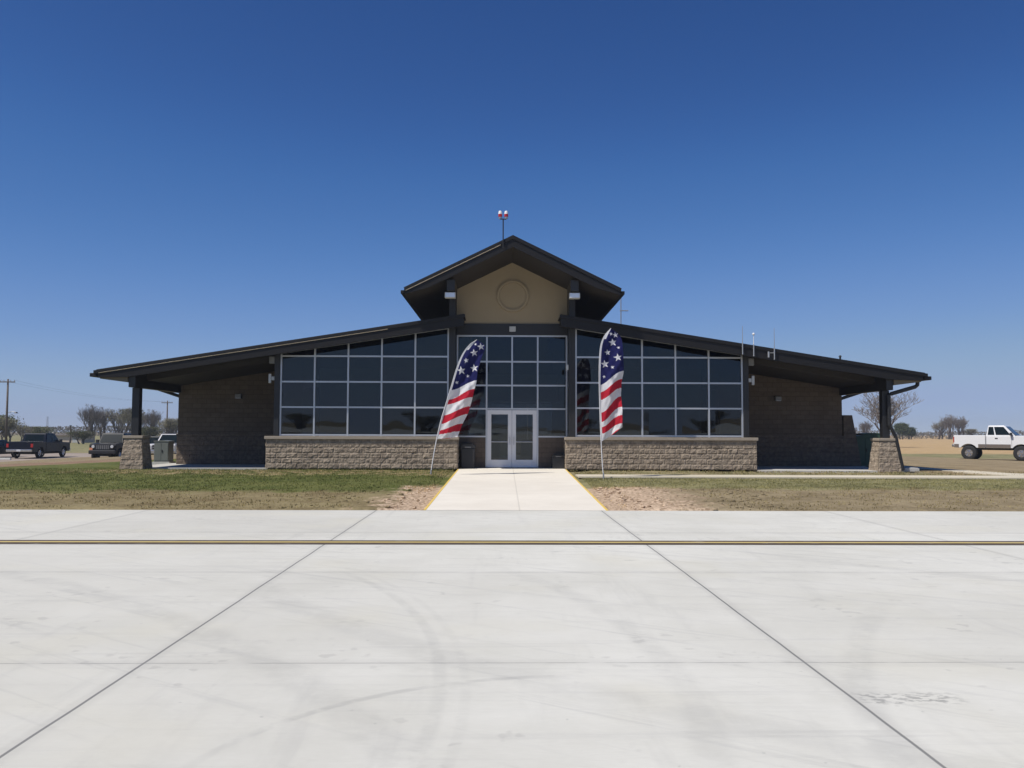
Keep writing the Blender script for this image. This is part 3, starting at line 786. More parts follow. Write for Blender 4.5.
# antennas fixed to the right rake
def whip(x, top, label, ball=False, low=.32, stub=False):
    z0 = ztop(x) - .42
    e = empty('antenna', (x, 32.6, z0), 0, label, 'antenna', 'antennas on the right wing roof edge')
    m_ = MB(); m_.tube([(0, 0, 0), (0, 0, .45)], .022, 8); m_.tube([(0, .0, .02), (0, .06, .02)], .02, 6); m_.tube([(0, 0, .3), (0, .06, .3)], .02, 6); m_.build('bracket', M['galv'], e)
    m_ = MB(); m_.tube([(0, 0, .45), (0, 0, top)], [.014, .008], 6)
    if ball: m_.sphere((0, 0, top), .05, 10, 6)
    m_.build('whip', M['white'] if ball else M['galv'], e)
    if stub:
        m_ = MB(); m_.tube([(-.22, 0, .08), (-.22, 0, .30)], .035, 8); m_.tube([(-.22, 0, .25), (0, 0, .25)], .014, 6); m_.build('arm', M['galv'], e)
whip(8.68, 1.08, 'thin grey antenna on the right roof edge, nearest the glass bay corner')
whip(9.10, .84, 'short white tipped antenna in the middle of three on the right roof edge', ball=True)
whip(9.88, 1.20, 'tallest thin antenna with side bracket on the right roof edge', stub=True)
e = empty('antenna', (4.75, 37.5, ztop(4.75) + .04), 0, 'far antenna with short cross bar behind the right wing roof near the gable', 'antenna')
b = MB(); b.tube([(0, 0, 0), (0, 0, 1.9)], .022, 6); b.build('mast', M['galv'], e)
b = MB(); b.tube([(-.05, 0, 1.25), (.32, 0, 1.25)], .022, 6); b.build('cross_bar', M['galv'], e)
e = empty('roof_vent', (13.1, 34.5, ztop(13.1) + .03), 0, 'small dark vent pipe standing on the lower right wing roof', 'vent')
b = MB(); b.tube([(0, 0, -.05), (0, 0, .34)], .04, 8); b.build('pipe', M['steel'], e)
b = MB(); b.disc((0, 0, .37), (0, 0, 1), .07, .05, 10, 0, .03); b.build('cowl', M['steel'], e)

# ------------------------------------------------------------------ bins, cabinets, splash block
def bin_(loc, w, h, label):
    e = empty('litter_bin', loc, 0, label, 'litter bin', 'bins by the entrance')
    b = MB(); b.prism([(-w / 2 * .9, 0), (w / 2 * .9, 0), (w / 2, h * .82), (-w / 2, h * .82)], 'y', -w / 2, w / 2); b.build('body', M['black'], e, bevel=.02)
    b = MB(); b.prism([(-w / 2 - .015, h * .825), (w / 2 + .015, h * .825), (w / 2 + .015, h * .9), (w * .3, h), (-w * .3, h), (-w / 2 - .015, h * .9)], 'y', -w / 2 - .015, w / 2 + .015); b.build('lid', M['black'], e, bevel=.01)
    b = MB(); b.box(-w * .22, w * .22, -w / 2 - .022, -w / 2 - .016, h * .835, h * .885); b.build('slot', M['lampdark'], e)
bin_((-1.70, 34.15, 0), .55, .96, 'tall black litter bin in the shade left of the entrance door')
bin_((1.82, 34.2, 0), .50, .55, 'low black bin in the shade right of the entrance door')

def cabinet(loc, w, d, h, mat, label, rz=0, group=None, lid=.04):
    e = empty('utility_cabinet', loc, rz, label, 'utility cabinet', group)
    b = MB(); b.box(-w / 2, w / 2, -d / 2, d / 2, .06, h); b.build('body', mat, e, bevel=.015)
    b = MB(); b.prism([(-w / 2 - .02, h + .001), (w / 2 + .02, h + .001), (w / 2 + .02, h + .03), (w * .1, h + lid + .02), (-w * .1, h + lid + .02), (-w / 2 - .02, h + .03)], 'y', -d / 2 - .02, d / 2 + .02); b.build('lid', mat, e)
    b = MB(); b.box(-w / 2 - .06, w / 2 + .06, -d / 2 - .06, d / 2 + .06, -.12, .058); b.build('base', M['concblock'], e)
    b = MB(); b.box(-w * .46, -.008, -d / 2 - .014, -d / 2 - .001, .12, h - .05); b.box(.008, w * .46, -d / 2 - .014, -d / 2 - .001, .12, h - .05); dr = b.build('door', mat, e, bevel=.005)
    b = MB(); b.box(.03, .06, -d / 2 - .04, -d / 2 - .015, h * .5, h * .62); b.build('handle', M['black'], dr)
cabinet((-15.38, 38.8, .0), .64, .6, .94, M['grey_box'], 'grey green utility cabinet on the sunlit pad by the left porch wall')
cabinet((15.86, 39.3, -.1), .95, .8, 1.36, M['green_box'], 'dark green cabinet closest to the buttress at the right wall', 0, 'green cabinets behind the right porch')
cabinet((16.95, 41.0, -.12), 1.0, .8, 1.50, M['green_box'], 'taller dark green cabinet farther back beside the right porch', 0, 'green cabinets behind the right porch')
e = MB(); e.prism([(-.30, 0), (.30, 0), (.30, .12), (.24, .15), (-.24, .15), (-.30, .12)], 'y', -.18, .18)
sb = e.build('splash_block', M['concblock'], None, bevel=.012); sb.location = (15.32, 33.5, -.05); tag(sb, 'low pale concrete splash block on the ground right of the right stone pier', 'splash block')

# ------------------------------------------------------------------ feather flags
def star_in(px, py, cx, cy, r, rot=0):
    dx, dy = px - cx, py - cy
    d = math.hypot(dx, dy)
    if d > r: return False
    a = (math.atan2(dx, dy) + rot) % (2 * math.pi / 5)
    if a > math.pi / 5: a = 2 * math.pi / 5 - a
    ri = r * .40
    # edge from outer point (angle 0, r) to inner point (angle 36deg, ri)
    x1, y1 = 0, r; x2, y2 = ri * math.sin(math.pi / 5), ri * math.cos(math.pi / 5)
    qx, qy = d * math.sin(a), d * math.cos(a)
    return (x2 - x1) * (qy - y1) - (y2 - y1) * (qx - x1) <= 0
def interp(tab, v):
    if v <= tab[0][0]: return tab[0][1]
    for (a, b), (c, d) in zip(tab, tab[1:]):
        if v <= c: return b + (d - b) * (v - a) / (c - a)
    return tab[-1][1]
def spline(pts, n):
    out = []
    P = [pts[0]] + pts + [pts[-1]]
    tot = len(pts) - 1
    for k in range(n + 1):
        t = tot * k / n; i = min(int(t), tot - 1); f = t - i
        p0, p1, p2, p3 = [Vector(q) for q in P[i:i + 4]]
        out.append(.5 * ((2 * p1) + (-p0 + p2) * f + (2 * p0 - 5 * p1 + 4 * p2 - p3) * f * f + (-p0 + 3 * p1 - 3 * p2 + p3) * f ** 3))
    return out
def feather_flag(base, pole, right, bl, br, stars, ph, label):
    """outlines are local metres (x right, z up) measured from the foot of the pole"""
    e = empty('feather_flag', base, 0, label, 'feather flag', 'stars and stripes feather flags')
    nv, nu = 230, 64
    L = spline(pole, nv)[:]; Lp = [Vector((p[0], 0, p[1])) for p in L]
    zc = bl[-1]                                   # height where the banner ends on the pole
    Lb = spline([p for p in pole if p[1] >= zc - 1e-6], nv)
    Rb = spline(right, nv)
    b = MB(); vs = []
    for j in range(nv + 1):
        t = j / nv
        for i in range(nu + 1):
            u = i / nu
            p = Lb[j].lerp(Rb[j], u)
            y = (.10 * math.sin(6.5 * u + 9 * t + ph) + .05 * math.sin(15 * t - 7 * u + ph * 2) + .022 * math.sin(34 * t - 19 * u + ph) + .012 * math.sin(61 * t + 23 * u)) * min(1, u * 2.2) * min(1, .25 + 1.2 * (t))
            z = p[1] + .03 * math.sin(5 * u + 3 * t) * u * t
            vs.append((p[0], y, z))
    fs = []
    for j in range(nv):
        for i in range(nu):
            a = j * (nu + 1) + i; fs.append((a, a + 1, a + nu + 2, a + nu + 1))
    b.add(vs, fs)
    for k, f in enumerate(fs):
        cx = sum(vs[q][0] for q in f) / 4; cz = sum(vs[q][2] for q in f) / 4
        i = k % nu; u = (i + .5) / nu
        m = 0
        S = .5 - .5 * math.cos(math.pi * u)
        for q in range(len(bl)):
            if cz < bl[q] * (1 - S) + br[q] * S: m = 1 if q % 2 == 0 else 2
        if m == 0:
            for (sx, sz, sr) in stars:
                if star_in(cx, cz, sx, sz, sr, .15): m = 1; break
        if u < .07 or (u < .16 and cz > pole[0][1] - .35): m = 1      # white pole sleeve
        b.mi[k] = m
    b.build('banner', [M['f_blue'], M['f_white'], M['f_red']], e, smooth=True)
    p = MB(); pp = list(reversed(Lp)); pp = [Vector((0, 0, -.12))] + pp[1:]
    p.tube(pp, [.017 - .010 * i / len(pp) for i in range(len(pp))], 8)
    p.build('pole', M['flagpole'], e, smooth=True)
    s = MB(); s.tube([(0, 0, -.05), (pp[9].x * .6, 0, .17)], [.03, .026], 10); s.build('ground_spike', M['galv'], e)
def conv(tab, k, ox, oz): return [((a - ox) * k, (oz - c) * k) for a, c in tab]
# left flag, leaning right
k = .1955 * 29.8 / 870; ox, oz = 31, 733
pl = conv([(262, 42), (225, 68), (188, 118), (157, 195), (131, 285), (106, 370), (80, 460), (60, 550), (43, 645), (31, 733)], k, ox, oz)
rl = conv([(262, 42), (303, 75), (288, 130), (268, 200), (261, 260), (247, 315), (236, 365), (219, 420), (190, 480), (166, 545)], k, ox, oz)
Z = lambda lst: [(oz - c) * k for c in lst]
feather_flag((-2.79, 29.8, -.04), pl, rl, Z([302, 352, 376, 432, 476, 508, 528, 550]), Z([252, 296, 338, 384, 424, 472, 512, 543]),
             [((a - ox) * k, (oz - c) * k, r * k) for a, c, r in [(248, 110, 21), (208, 150, 15), (183, 202, 24), (249, 188, 22), (216, 229, 10), (160, 262, 10), (283, 78, 20), (255, 66, 8)]], .6,
             'stars and stripes feather flag leaning right beside the left edge of the walkway')
k = .2083 * 28.6 / 870; ox, oz = 105, 755
pl = conv([(142, 45), (112, 78), (93, 125), (86, 200), (85, 300), (87, 400), (90, 500), (94, 583), (99, 680), (105, 755)], k, ox, oz)
rl = conv([(142, 45), (185, 82), (197, 130), (200, 190), (201, 250), (194, 300), (191, 355), (192, 410), (192, 465), (192, 520)], k, ox, oz)
feather_flag((2.92, 28.15, -.06), pl, rl, Z([315, 350, 386, 448, 490, 515, 545, 583]), Z([248, 286, 328, 368, 418, 457, 496, 520]),
             [((a - ox) * k, (oz - c) * k, r * k) for a, c, r in [(150, 112, 21), (176, 137, 9), (126, 160, 16), (173, 185, 20), (113, 215, 21), (148, 230, 9), (109, 275, 9), (142, 72, 9), (163, 76, 15)]], 2.4,
             'stars and stripes feather flag standing upright right of the walkway')

# ------------------------------------------------------------------ vehicles
def wheel(parent, x, y, r, w, side, rimr=.6):
    t = MB(); n = 28
    prof = [(r * rimr, -w / 2 + .02), (r * .86, -w / 2), (r * .97, -w / 2 + .03), (r, -w / 4), (r, w / 4), (r * .97, w / 2 - .03), (r * .86, w / 2), (r * rimr, w / 2 - .02)]
    vs = []; fs = []
    for k in range(n):
        a = 2 * math.pi * k / n
        for (rr, yy) in prof: vs.append((x + rr * math.cos(a), y + yy, r + rr * math.sin(a)))
    m = len(prof)
    for k in range(n):
        for j in range(m - 1):
            a = k * m + j; b2 = ((k + 1) % n) * m + j
            fs.append((a, a + 1, b2 + 1, b2))
    t.add(vs, fs); tyre = t.build('wheel', M['rubber'], parent, smooth=True)
    q = MB(); yo = y + side * (w / 2 - .05)
    q.disc((x, y, r), (0, 1, 0), r * rimr, w * .7, 24)
    q.disc((x, yo + side * .01, r), (0, 1, 0), r * .18, .06, 12)
    for k in range(6):
        a = 2 * math.pi * k / 6; ca_, sa_ = math.cos(a), math.sin(a)
        q.tube([(x + ca_ * r * .12, yo + side * .012, r + sa_ * r * .12), (x + ca_ * r * rimr * .92, yo + side * .012, r + sa_ * r * rimr * .92)], [.05, .035], 6)
    q.build('rim', M['rim'], tyre)
def arch(cx, r, z0, n=9):
    """points of a wheel arch from rear (-x) to front at height z0 baseline"""
    out = []
    a0 = math.asin(max(-1, min(1, (z0 - r[1]) / r[0])))
    for k in range(n + 1):
        a = math.pi - a0 - (math.pi - 2 * a0) * k / n
        out.append((cx + r[0] * math.cos(a), r[1] + r[0] * math.sin(a)))
    return out
def quad_on(b, c00, c10, c11, c01, u0, u1, v0, v1, off, n, mi=0):
    c00, c10, c11, c01 = map(Vector, (c00, c10, c11, c01))
    def P(u, v): return c00.lerp(c10, u).lerp(c01.lerp(c11, u), v) + n * off
    vs = [P(u0, v0), P(u1, v0), P(u1, v1), P(u0, v1)]
    b.add(vs, [(0, 1, 2, 3)], mi)
def vehicle(kind, loc, rz, paint, label, cat, group, S):
    """S: dict of measures. local +x forward"""
    e = empty(kind, loc, rz, label, cat, group)
    W = S['w'] / 2; r = S['r']; fa, ra = S['fa'], S['ra']; F, Rr = S['front'], S['rear']
    zb, belt, hood, roof = S['zb'], S['belt'], S['hood'], S['roof']
    ar = r * 1.18
    cabr, cabf = S['cab']          # rear and front (windscreen base) x of the cab at belt level
    bedz = S.get('bed', belt)
    low = [(Rr, zb + .12)] + [(Rr + .1, zb)] + arch(ra, (ar, r * 1.05), zb) + arch(fa, (ar, r * 1.05), zb) + [(F - .15, zb), (F, zb + .15)]
    topl = [(F, hood - .16), (F - .12, hood - .05), (cabf + .1, hood), (cabf - .05, belt)]
    if S['type'] == 'pickup': topl += [(cabr, belt), (cabr - .02, bedz), (Rr, bedz)]
    elif S['type'] == 'suv': topl += [(cabr, belt)]
    else: topl += [(cabr, belt), (Rr + .15, belt - .05), (Rr, belt - .2)]
    b = MB(); poly = low + topl
    if S['type'] == 'pickup':
        # cab + bonnet block, then hollow bed
        nose = [p for p in poly if p[0] >= cabr - .001]
        lowbed = [(Rr, zb + .12), (Rr + .1, zb)] + arch(ra, (ar, r * 1.05), zb) + [(cabr - .03, zb)]
        cabpoly = [(cabr, zb)] + arch(fa, (ar, r * 1.05), zb) + [(F - .15, zb), (F, zb + .15)] + [(F, hood - .16), (F - .12, hood - .05), (cabf + .1, hood), (cabf - .05, belt), (cabr, belt)]
        b.prism(cabpoly, 'y', -W, W)
        side = lowbed + [(cabr - .03, bedz), (Rr, bedz)]
        b.prism(side, 'y', W - .09, W); b.prism(side, 'y', -W, -W + .09)
        b.box(Rr, Rr + .06, -W + .092, W - .092, zb + .25, bedz)
        b.box(cabr - .09, cabr - .03, -W + .092, W - .092, zb + .2, bedz)
        b.box(Rr + .062, cabr - .092, -W + .092, W - .092, zb + .25, zb + .32)
    else:
        b.prism(poly, 'y', -W, W)
    body = b.build('body', paint, e, bevel=.05, seg=3)
    if S.get('stripe'):
        for sd in (-1, 1):
            for (xa, xb) in ((Rr + .03, ra - ar - .02), (ra + ar + .02, cabr - .04), (cabr + .01, fa - ar - .02), (fa + ar + .02, F - .08)):
                if xb - xa > .05:
                    q = MB(); q.box(xa, xb, *sorted((sd * (W + .001), sd * (W + .012))), zb + .02, zb + .27); q.build('lower_panel', M['beige_paint'], e)
    # greenhouse
    rr, rf = S['roofx']; ti = .14; h = roof
    lo = [(cabr, -W + .03, belt), (cabf, -W + .03, belt), (cabf, W - .03, belt), (cabr, W - .03, belt)]
    hi = [(rr, -W + ti, h), (rf, -W + ti, h), (rf, W - ti, h), (rr, W - ti, h)]
    c = MB(); c.add([(p[0], p[1], p[2] - .04) for p in lo] + hi, [(0, 3, 2, 1), (4, 5, 6, 7), (0, 1, 5, 4), (1, 2, 6, 5), (2, 3, 7, 6), (3, 0, 4, 7)])
    c.build('cab', paint, e, bevel=.06, seg=3)
    def nrm(a, b_, d): return (Vector(b_) - Vector(a)).cross(Vector(d) - Vector(a)).normalized()
    # side windows
    for sd in (-1, 1):
        a, b_, c_, d = (lo[0], lo[1], hi[1], hi[0]) if sd < 0 else (lo[3], lo[2], hi[2], hi[3])
        n = nrm(a, b_, d); n = n if n.y * sd > 0 else -n
        for (u0, u1) in S['wins']:
            g = MB(); quad_on(g, a, b_, c_, d, u0, u1, .10, .86, .008, n); g.build('side_window', M['carglass'], e)
    n = nrm(lo[1], lo[2], hi[1]); n = n if n.x > 0 else -n
    g = MB(); quad_on(g, lo[1], lo[2], hi[2], hi[1], .07, .93, .05, .90, .010, n); g.build('windscreen', M['carglass'], e)
    n = nrm(lo[0], lo[3], hi[0]); n = n if n.x < 0 else -n
    g = MB(); quad_on(g, lo[0], lo[3], hi[3], hi[0], .12, .88, .12, .86, .010, n); g.build('rear_window', M['carglass'], e)
    # bumpers, grille, lamps
    bump = M['chrome'] if S.get('chrome', True) else M['black']
    q = MB(); q.box(F - .05, F + .14, -W + .01, W - .01, zb + .0, zb + .26); q.build('bumper', bump, e, bevel=.04)
    q = MB(); q.box(Rr - .14, Rr + .03, -W + .03, W - .03, zb + .05, zb + .24); q.build('bumper', bump, e, bevel=.03)
    gh0, gh1 = zb + .30, hood - .12
    q = MB(); q.box(F - .02, F + .015, -W * .62, W * .62, gh0, gh1); gr = q.build('grille', M['black'], e)
    if S.get('slots'):
        q = MB()
        for k in range(7):
            yy = -W * .42 + W * .84 * k / 6
            q.box(F + .016, F + .022, yy - .035, yy + .035, gh0 + .04, gh1 - .04)
        q.build('grille_slot', M['lampdark'], gr)
    else:
        q = MB()
        for k in (0, .5, 1): zz = gh0 + (gh1 - gh0) * k; q.box(F + .016, F + .03, -W * .6, W * .6, zz - .02, zz + .02)
        q.build('grille_bar', bump, gr)
    for sd in (-1, 1):
        q = MB()
        if S.get('slots'): q.disc((F + .01, sd * W * .70, (gh0 + gh1) / 2 + .04), (1, 0, 0), .11, .06, 16)
        else: q.box(F - .03, F + .022, *sorted((sd * W * .66, sd * W * .97)), gh0 + .04, gh1 - .02)
        q.build('headlight', M['lens'], e, bevel=.01)
        q = MB(); q.box(Rr - .02, Rr + .05, *sorted((sd * (W - .16), sd * (W + .004))), zb + .38, min(bedz, belt) - .08); q.build('tail_light', M['red'], e)
        q = MB(); q.box(cabf - .35, cabf - .2, *sorted((sd * (W + .02), sd * (W + .22))), belt + .02, belt + .24)
        q.box(cabf - .3, cabf - .25, *sorted((sd * (W - .03), sd * (W + .03))), belt + .02, belt + .1)
        q.build('mirror', M['black'], e, bevel=.02)
        for k, hx in enumerate(S['handles']):
            q = MB(); q.box(hx - .09, hx + .09, *sorted((sd * (W + .002), sd * (W + .03))), belt - .20, belt - .14); q.build('door_handle', M['black'], e, bevel=.008)
        for hx in S['seams']:
            q = MB(); q.box(hx - .008, hx + .008, *sorted((sd * (W + .0), sd * (W + .004))), zb + .12, belt - .01)
            q.build('door_seam', M['black'], e)
    if S.get('amber'):
        q = MB(); q.box(F - .01, F + .024, -W * .98, -W * .74, gh0 - .02, gh0 + .14); q.build('turn_signal', M['amber'], e)
    q = MB(); q.box(Rr - .152, Rr - .141, -.16, .16, zb + .08, zb + .22); q.build('licence_plate', M['plate'], e)
    for x in (fa, ra):
        q = MB(); zt_ = min(r * 1.05 + ar * 1.02, belt - .08); q.prism([(x - ar * 1.0, zb + .02), (x + ar * 1.0, zb + .02), (x + ar * .85, r * 1.05 + ar * .6), (x, zt_), (x - ar * .85, r * 1.05 + ar * .6)], 'y', -W + .32, W - .32)
        q.build('wheel_well', M['black'], e)
    q = MB()    # chassis
    q.box(ra - .3, fa + .4, -W * .5, W * .5, max(r * .8, zb - .16), zb + .03); q.tube([(fa, -W + .1, r), (fa, W - .1, r)], .07, 8); q.tube([(ra, -W + .1, r), (ra, W - .1, r)], .09, 8)
    q.build('chassis', M['black'], e)
    for x in (fa, ra):
        for sd in (-1, 1): wheel(e, x, sd * (W - .15), r, .30 if r > .4 else .22, sd, S.get('rimr', .56))
    return e
big = dict(type='pickup', w=2.05, r=.53, fa=1.70, ra=-1.70, front=2.65, rear=-2.70, zb=.90, belt=1.78, hood=1.80, roof=2.54, bed=1.82, cab=(-.55, 1.38), roofx=(-.40, .66), wins=[(.06, .30), (.35, .86)], handles=(.14,), seams=(-.53, 1.12), stripe=True, rimr=.52)
vehicle('pickup_truck', (35.98, 63.9, gz(35.98, 63.9) - .01), R(-40), M['white_paint'], 'lifted white pickup truck with beige lower panels parked on the field at right', 'pickup truck', 'vehicles parked around the terminal', big)
nrmp = dict(type='pickup', w=2.0, r=.40, fa=1.85, ra=-1.75, front=2.80, rear=-2.90, zb=.48, belt=1.22, hood=1.24, roof=1.93, bed=1.30, cab=(-.95, 1.30), roofx=(-.72, .55), wins=[(.06, .44), (.48, .86)], handles=(-.25, .75), seams=(-.93, .12, 1.15), rimr=.6)
LZ = -.74
vehicle('pickup_truck', (-37.2, 69.6, LZ), R(90), M['navy_paint'], 'dark crew cab pickup at far left seen from behind its tailgate', 'pickup truck', 'vehicles parked around the terminal', nrmp)
nr2 = dict(nrmp); nr2['w'] = 2.05
vehicle('pickup_truck', (-25.5, 67.0, LZ), R(-90), M['silver_paint'], 'silver pickup facing out behind the grey utility cabinet', 'pickup truck', 'vehicles parked around the terminal', nr2)
suv = dict(type='suv', w=1.88, r=.42, fa=1.35, ra=-1.30, front=2.05, rear=-2.05, zb=.52, belt=1.28, hood=1.30, roof=1.97, cab=(-2.03, .85), roofx=(-1.98, .45), wins=[(.04, .32), (.35, .62), (.65, .93)], handles=(-.55, .3), seams=(-.9, -.1, .8), slots=True, chrome=False, amber=True)
vehicle('suv', (-28.45, 63.4, LZ), R(-90), M['black_paint'], 'black boxy off road wagon facing out left of the left stone pier', 'SUV', 'vehicles parked around the terminal', suv)
suv2 = dict(type='suv', w=1.9, r=.38, fa=1.4, ra=-1.4, front=2.3, rear=-2.35, zb=.38, belt=1.10, hood=1.08, roof=1.72, cab=(-2.30, .95), roofx=(-2.0, .25), wins=[(.06, .30), (.33, .60), (.63, .90)], handles=(-.6, .3), seams=(-1.0, -.15, .85))
vehicle('suv', (-28.0, 71.6, LZ), R(90), M['black_paint'], 'dark wagon almost hidden between the stone pier and the silver pickup', 'SUV', 'vehicles parked around the terminal', suv2)
sed = dict(type='sedan', w=1.82, r=.33, fa=1.4, ra=-1.35, front=2.3, rear=-2.35, zb=.28, belt=.92, hood=.90, roof=1.40, cab=(-1.65, .95), roofx=(-1.05, .2), wins=[(.16, .48), (.51, .84)], handles=(-.6, .3), seams=(-1.0, -.1, .85))
vehicle('car', (-40.7, 69.5, LZ), R(90), M['black_paint'], 'black sedan cut off by the left edge of the photo', 'car', 'vehicles parked around the terminal', sed)
for i, (x, y, lab) in enumerate([(-37.3, 64.6, 'white wheel stop behind the dark crew cab pickup'), (-28.1, 60.6, 'white wheel stop in front of the black boxy wagon'), (-40.0, 64.6, 'white wheel stop by the black sedan at the left edge'), (-25.4, 62.9, 'white wheel stop in front of the silver pickup')]):
    b = MB(); b.prism([(-.09, 0), (.09, 0), (.06, .14), (-.06, .14)], 'x', -.65, .65)
    o = b.build('wheel_stop', M['concblock'], None, bevel=.012); o.location = (x, y, LZ); tag(o, lab, 'wheel stop', 'wheel stops in the parking lot')

# ------------------------------------------------------------------ poles, wires, far shed
def at(px, Y): return (px - 505) * Y / 870 - .27
def util_pole(px, Y, ytop, label, arm=True, light=False):
    x = at(px, Y); zt = 1.42 + (432 - ytop) * Y / 870; z0 = gz(x, Y)
    e = empty('utility_pole', (x, Y, z0), 0, label, 'utility pole', 'poles on the left horizon')
    H = zt - z0
    b = MB(); b.tube([(0, 0, -.2), (0, 0, H)], [.16, .10], 10); b.build('post', M['wood'], e, smooth=True)
    if arm:
        b = MB(); b.box(-.95, .95, -.2, -.12, H - .42, H - .30); c = b.build('crossarm', M['wood'], e)
        for q in (-.85, -.4, .4, .85):
            i = MB(); i.tube([(q, -.16, H - .30), (q, -.16, H - .12)], [.04, .05], 8); i.build('insulator', M['lampgrey'], c)
    if light:
        b = MB(); b.tube([(.1, 0, H * .52), (.6, -.1, H * .535), (1.0, -.1, H * .535)], .03, 6); a = b.build('lamp_arm', M['galv'], e)
        b = MB(); b.disc((1.15, -.1, H * .52), (0, 0, 1), .26, .16, 12, 0, .12); b.build('lamp_head', M['steel'], a)
    return x, Y, z0 + H
p1 = util_pole(9.5, 105, 381, 'tall wooden utility pole with lamp arm above the black vehicles at far left', True, True)
p2 = util_pole(168.5, 150, 402, 'thin utility pole seen between the left pier and the block wall', True)
x = at(73, 148)
e = empty('utility_post', (x, 148, gz(x, 148)), 0, 'short dark post beside the low cream shed on the left horizon', 'post')
b = MB(); b.tube([(0, 0, 0), (0, 0, 2.9)], [.17, .13], 8); b.build('post', M['wood'], e); b = MB(); b.disc((0, 0, 2.95), (0, 0, 1), .19, .1, 8); b.build('cap', M['steel'], e)
x = at(50, 260)
e = empty('lattice_mast', (x, 260, gz(x, 260)), 0, 'faint thin lattice mast rising above the far trees at left', 'mast')
b = MB()
for a in range(3): b.tube([(.45 * math.cos(a * 2.094), .45 * math.sin(a * 2.094), 0), (.2 * math.cos(a * 2.094), .2 * math.sin(a * 2.094), 6.2)], .03, 4)
b.build('lattice', M['galv'], e)
b = MB()
for k in range(12):
    z = k * .5; rr = .45 - .25 * k / 12
    for a in range(3): b.tube([(rr * math.cos(a * 2.094), rr * math.sin(a * 2.094), z), (rr * math.cos((a + 1) * 2.094), rr * math.sin((a + 1) * 2.094), z + .5)], .02, 3)
b.build('brace', M['galv'], e)
b = MB()
for dx in (-.8, .8):
    pts = []
    for k in range(17):
        t = k / 16; pts.append((p1[0] + dx + (p2[0] - p1[0]) * t, p1[1] + (p2[1] - p1[1]) * t, p1[2] + (p2[2] - p1[2]) * t - .15 - 1.6 * 4 * t * (1 - t) * .4))
    b.tube(pts, .007, 4, 0, False)
tag(b.build('power_line', M['steel']), 'two thin sagging wires between the poles on the left horizon', 'power line')
x0, x1 = at(47, 150), at(84, 150)
e = empty('shed', ((x0 + x1) / 2, 150, gz(x0, 150)), 0, 'low cream coloured shed on the far left horizon', 'shed')
hw = (x1 - x0) / 2
b = MB(); b.box(-hw, hw, 0, 5, 0, 1.25); b.build('wall', M['cream'], e)
b = MB(); b.prism([(-.3, 1.26), (5.3, 1.26), (2.5, 1.55)], 'x', -hw - .2, hw + .2); b.build('roof', M['bark'], e)
b = MB(); b.box(hw - 1.5, hw - .6, -.03, -.005, .02, 1.05); b.build('door', M['lampgrey'], e)

# ------------------------------------------------------------------ trees
def grow(seed, H, spread, trunks=1, levels=5, kids=(4, 4, 3, 3, 3), upright=.5, leaf=0, leafsize=.2, rmin=.02, trunkfrac=.22):
    """returns (wood MB, twig MB, leaf MB). units metres"""
    rnd = random.Random(seed); wood = MB(); twig = MB(); lf = MB()
    def branch(p, d, L, r, lev):
        n = 3; pts = [p.copy()]; q = p.copy(); dd = d.copy()
        for i in range(n):
            dd = (dd + Vector((rnd.uniform(-.22, .22), rnd.uniform(-.22, .22), rnd.uniform(-.05, .16)))).normalized()
            q = q + dd * L / n; pts.append(q.copy())
        r1 = max(rmin * .5, r * .55)
        rads = [r + (r1 - r) * i / n for i in range(n + 1)]
        (wood if lev < 2 else twig).tube(pts, rads, 6 if lev < 2 else 3, 0, False)
        if leaf and lev >= levels - 2:
            for _ in range(leaf):
                c = pts[rnd.randint(1, n)] + Vector([rnd.gauss(0, leafsize * 1.4) for _ in range(3)])
                a = Vector([rnd.gauss(0, 1) for _ in range(3)]).normalized(); b_ = a.orthogonal().normalized(); s_ = leafsize * rnd.uniform(.5, 1.1)
                lf.add([c - a * s_ * .5, c + b_ * s_ * .35, c + a * s_ * .5, c - b_ * s_ * .35], [(0, 1, 2, 3)])
        if lev >= levels: return
        for k in range(kids[min(lev, len(kids) - 1)]):
            t = rnd.uniform(.35, 1) if lev else rnd.uniform(.6, 1)
            idx = min(n - 1, int(t * n)); pp = pts[idx].lerp(pts[idx + 1], t * n - idx if t < 1 else 1)
            az = rnd.uniform(0, 2 * math.pi); out = Vector((math.cos(az), math.sin(az), 0))
            ang = rnd.uniform(.35, .85) * spread
            base = dd if lev else Vector((0, 0, 1))
            nd = (base * math.cos(ang) + out * math.sin(ang) + Vector((0, 0, upright * .25))).normalized()
            branch(pp, nd, L * rnd.uniform(.58, .82) * (1.35 if lev == 0 else 1), max(rmin, r1 * rnd.uniform(.6, .9)), lev + 1)
    for t in range(trunks):
        d = Vector((rnd.uniform(-.25, .25) * (trunks > 1), rnd.uniform(-.2, .2) * (trunks > 1), 1)).normalized()
        branch(Vector((rnd.uniform(-.6, .6) * (trunks > 1), rnd.uniform(-.6, .6) * (trunks > 1), -.1)), d, H * trunkfrac, H * .022 + .03, 0)
    zs = sorted(v[2] for v in twig.v); zp = zs[int(len(zs) * .97)]; zm = zp + (zs[-1] - zp) * .35; k = H / zm
    for m in (wood, twig, lf): m.v = [(a * k, b_ * k, (c if c < zp else zp + (c - zp) * .35) * k) for a, b_, c in m.v]
    return wood, twig, lf
PROTO = {}
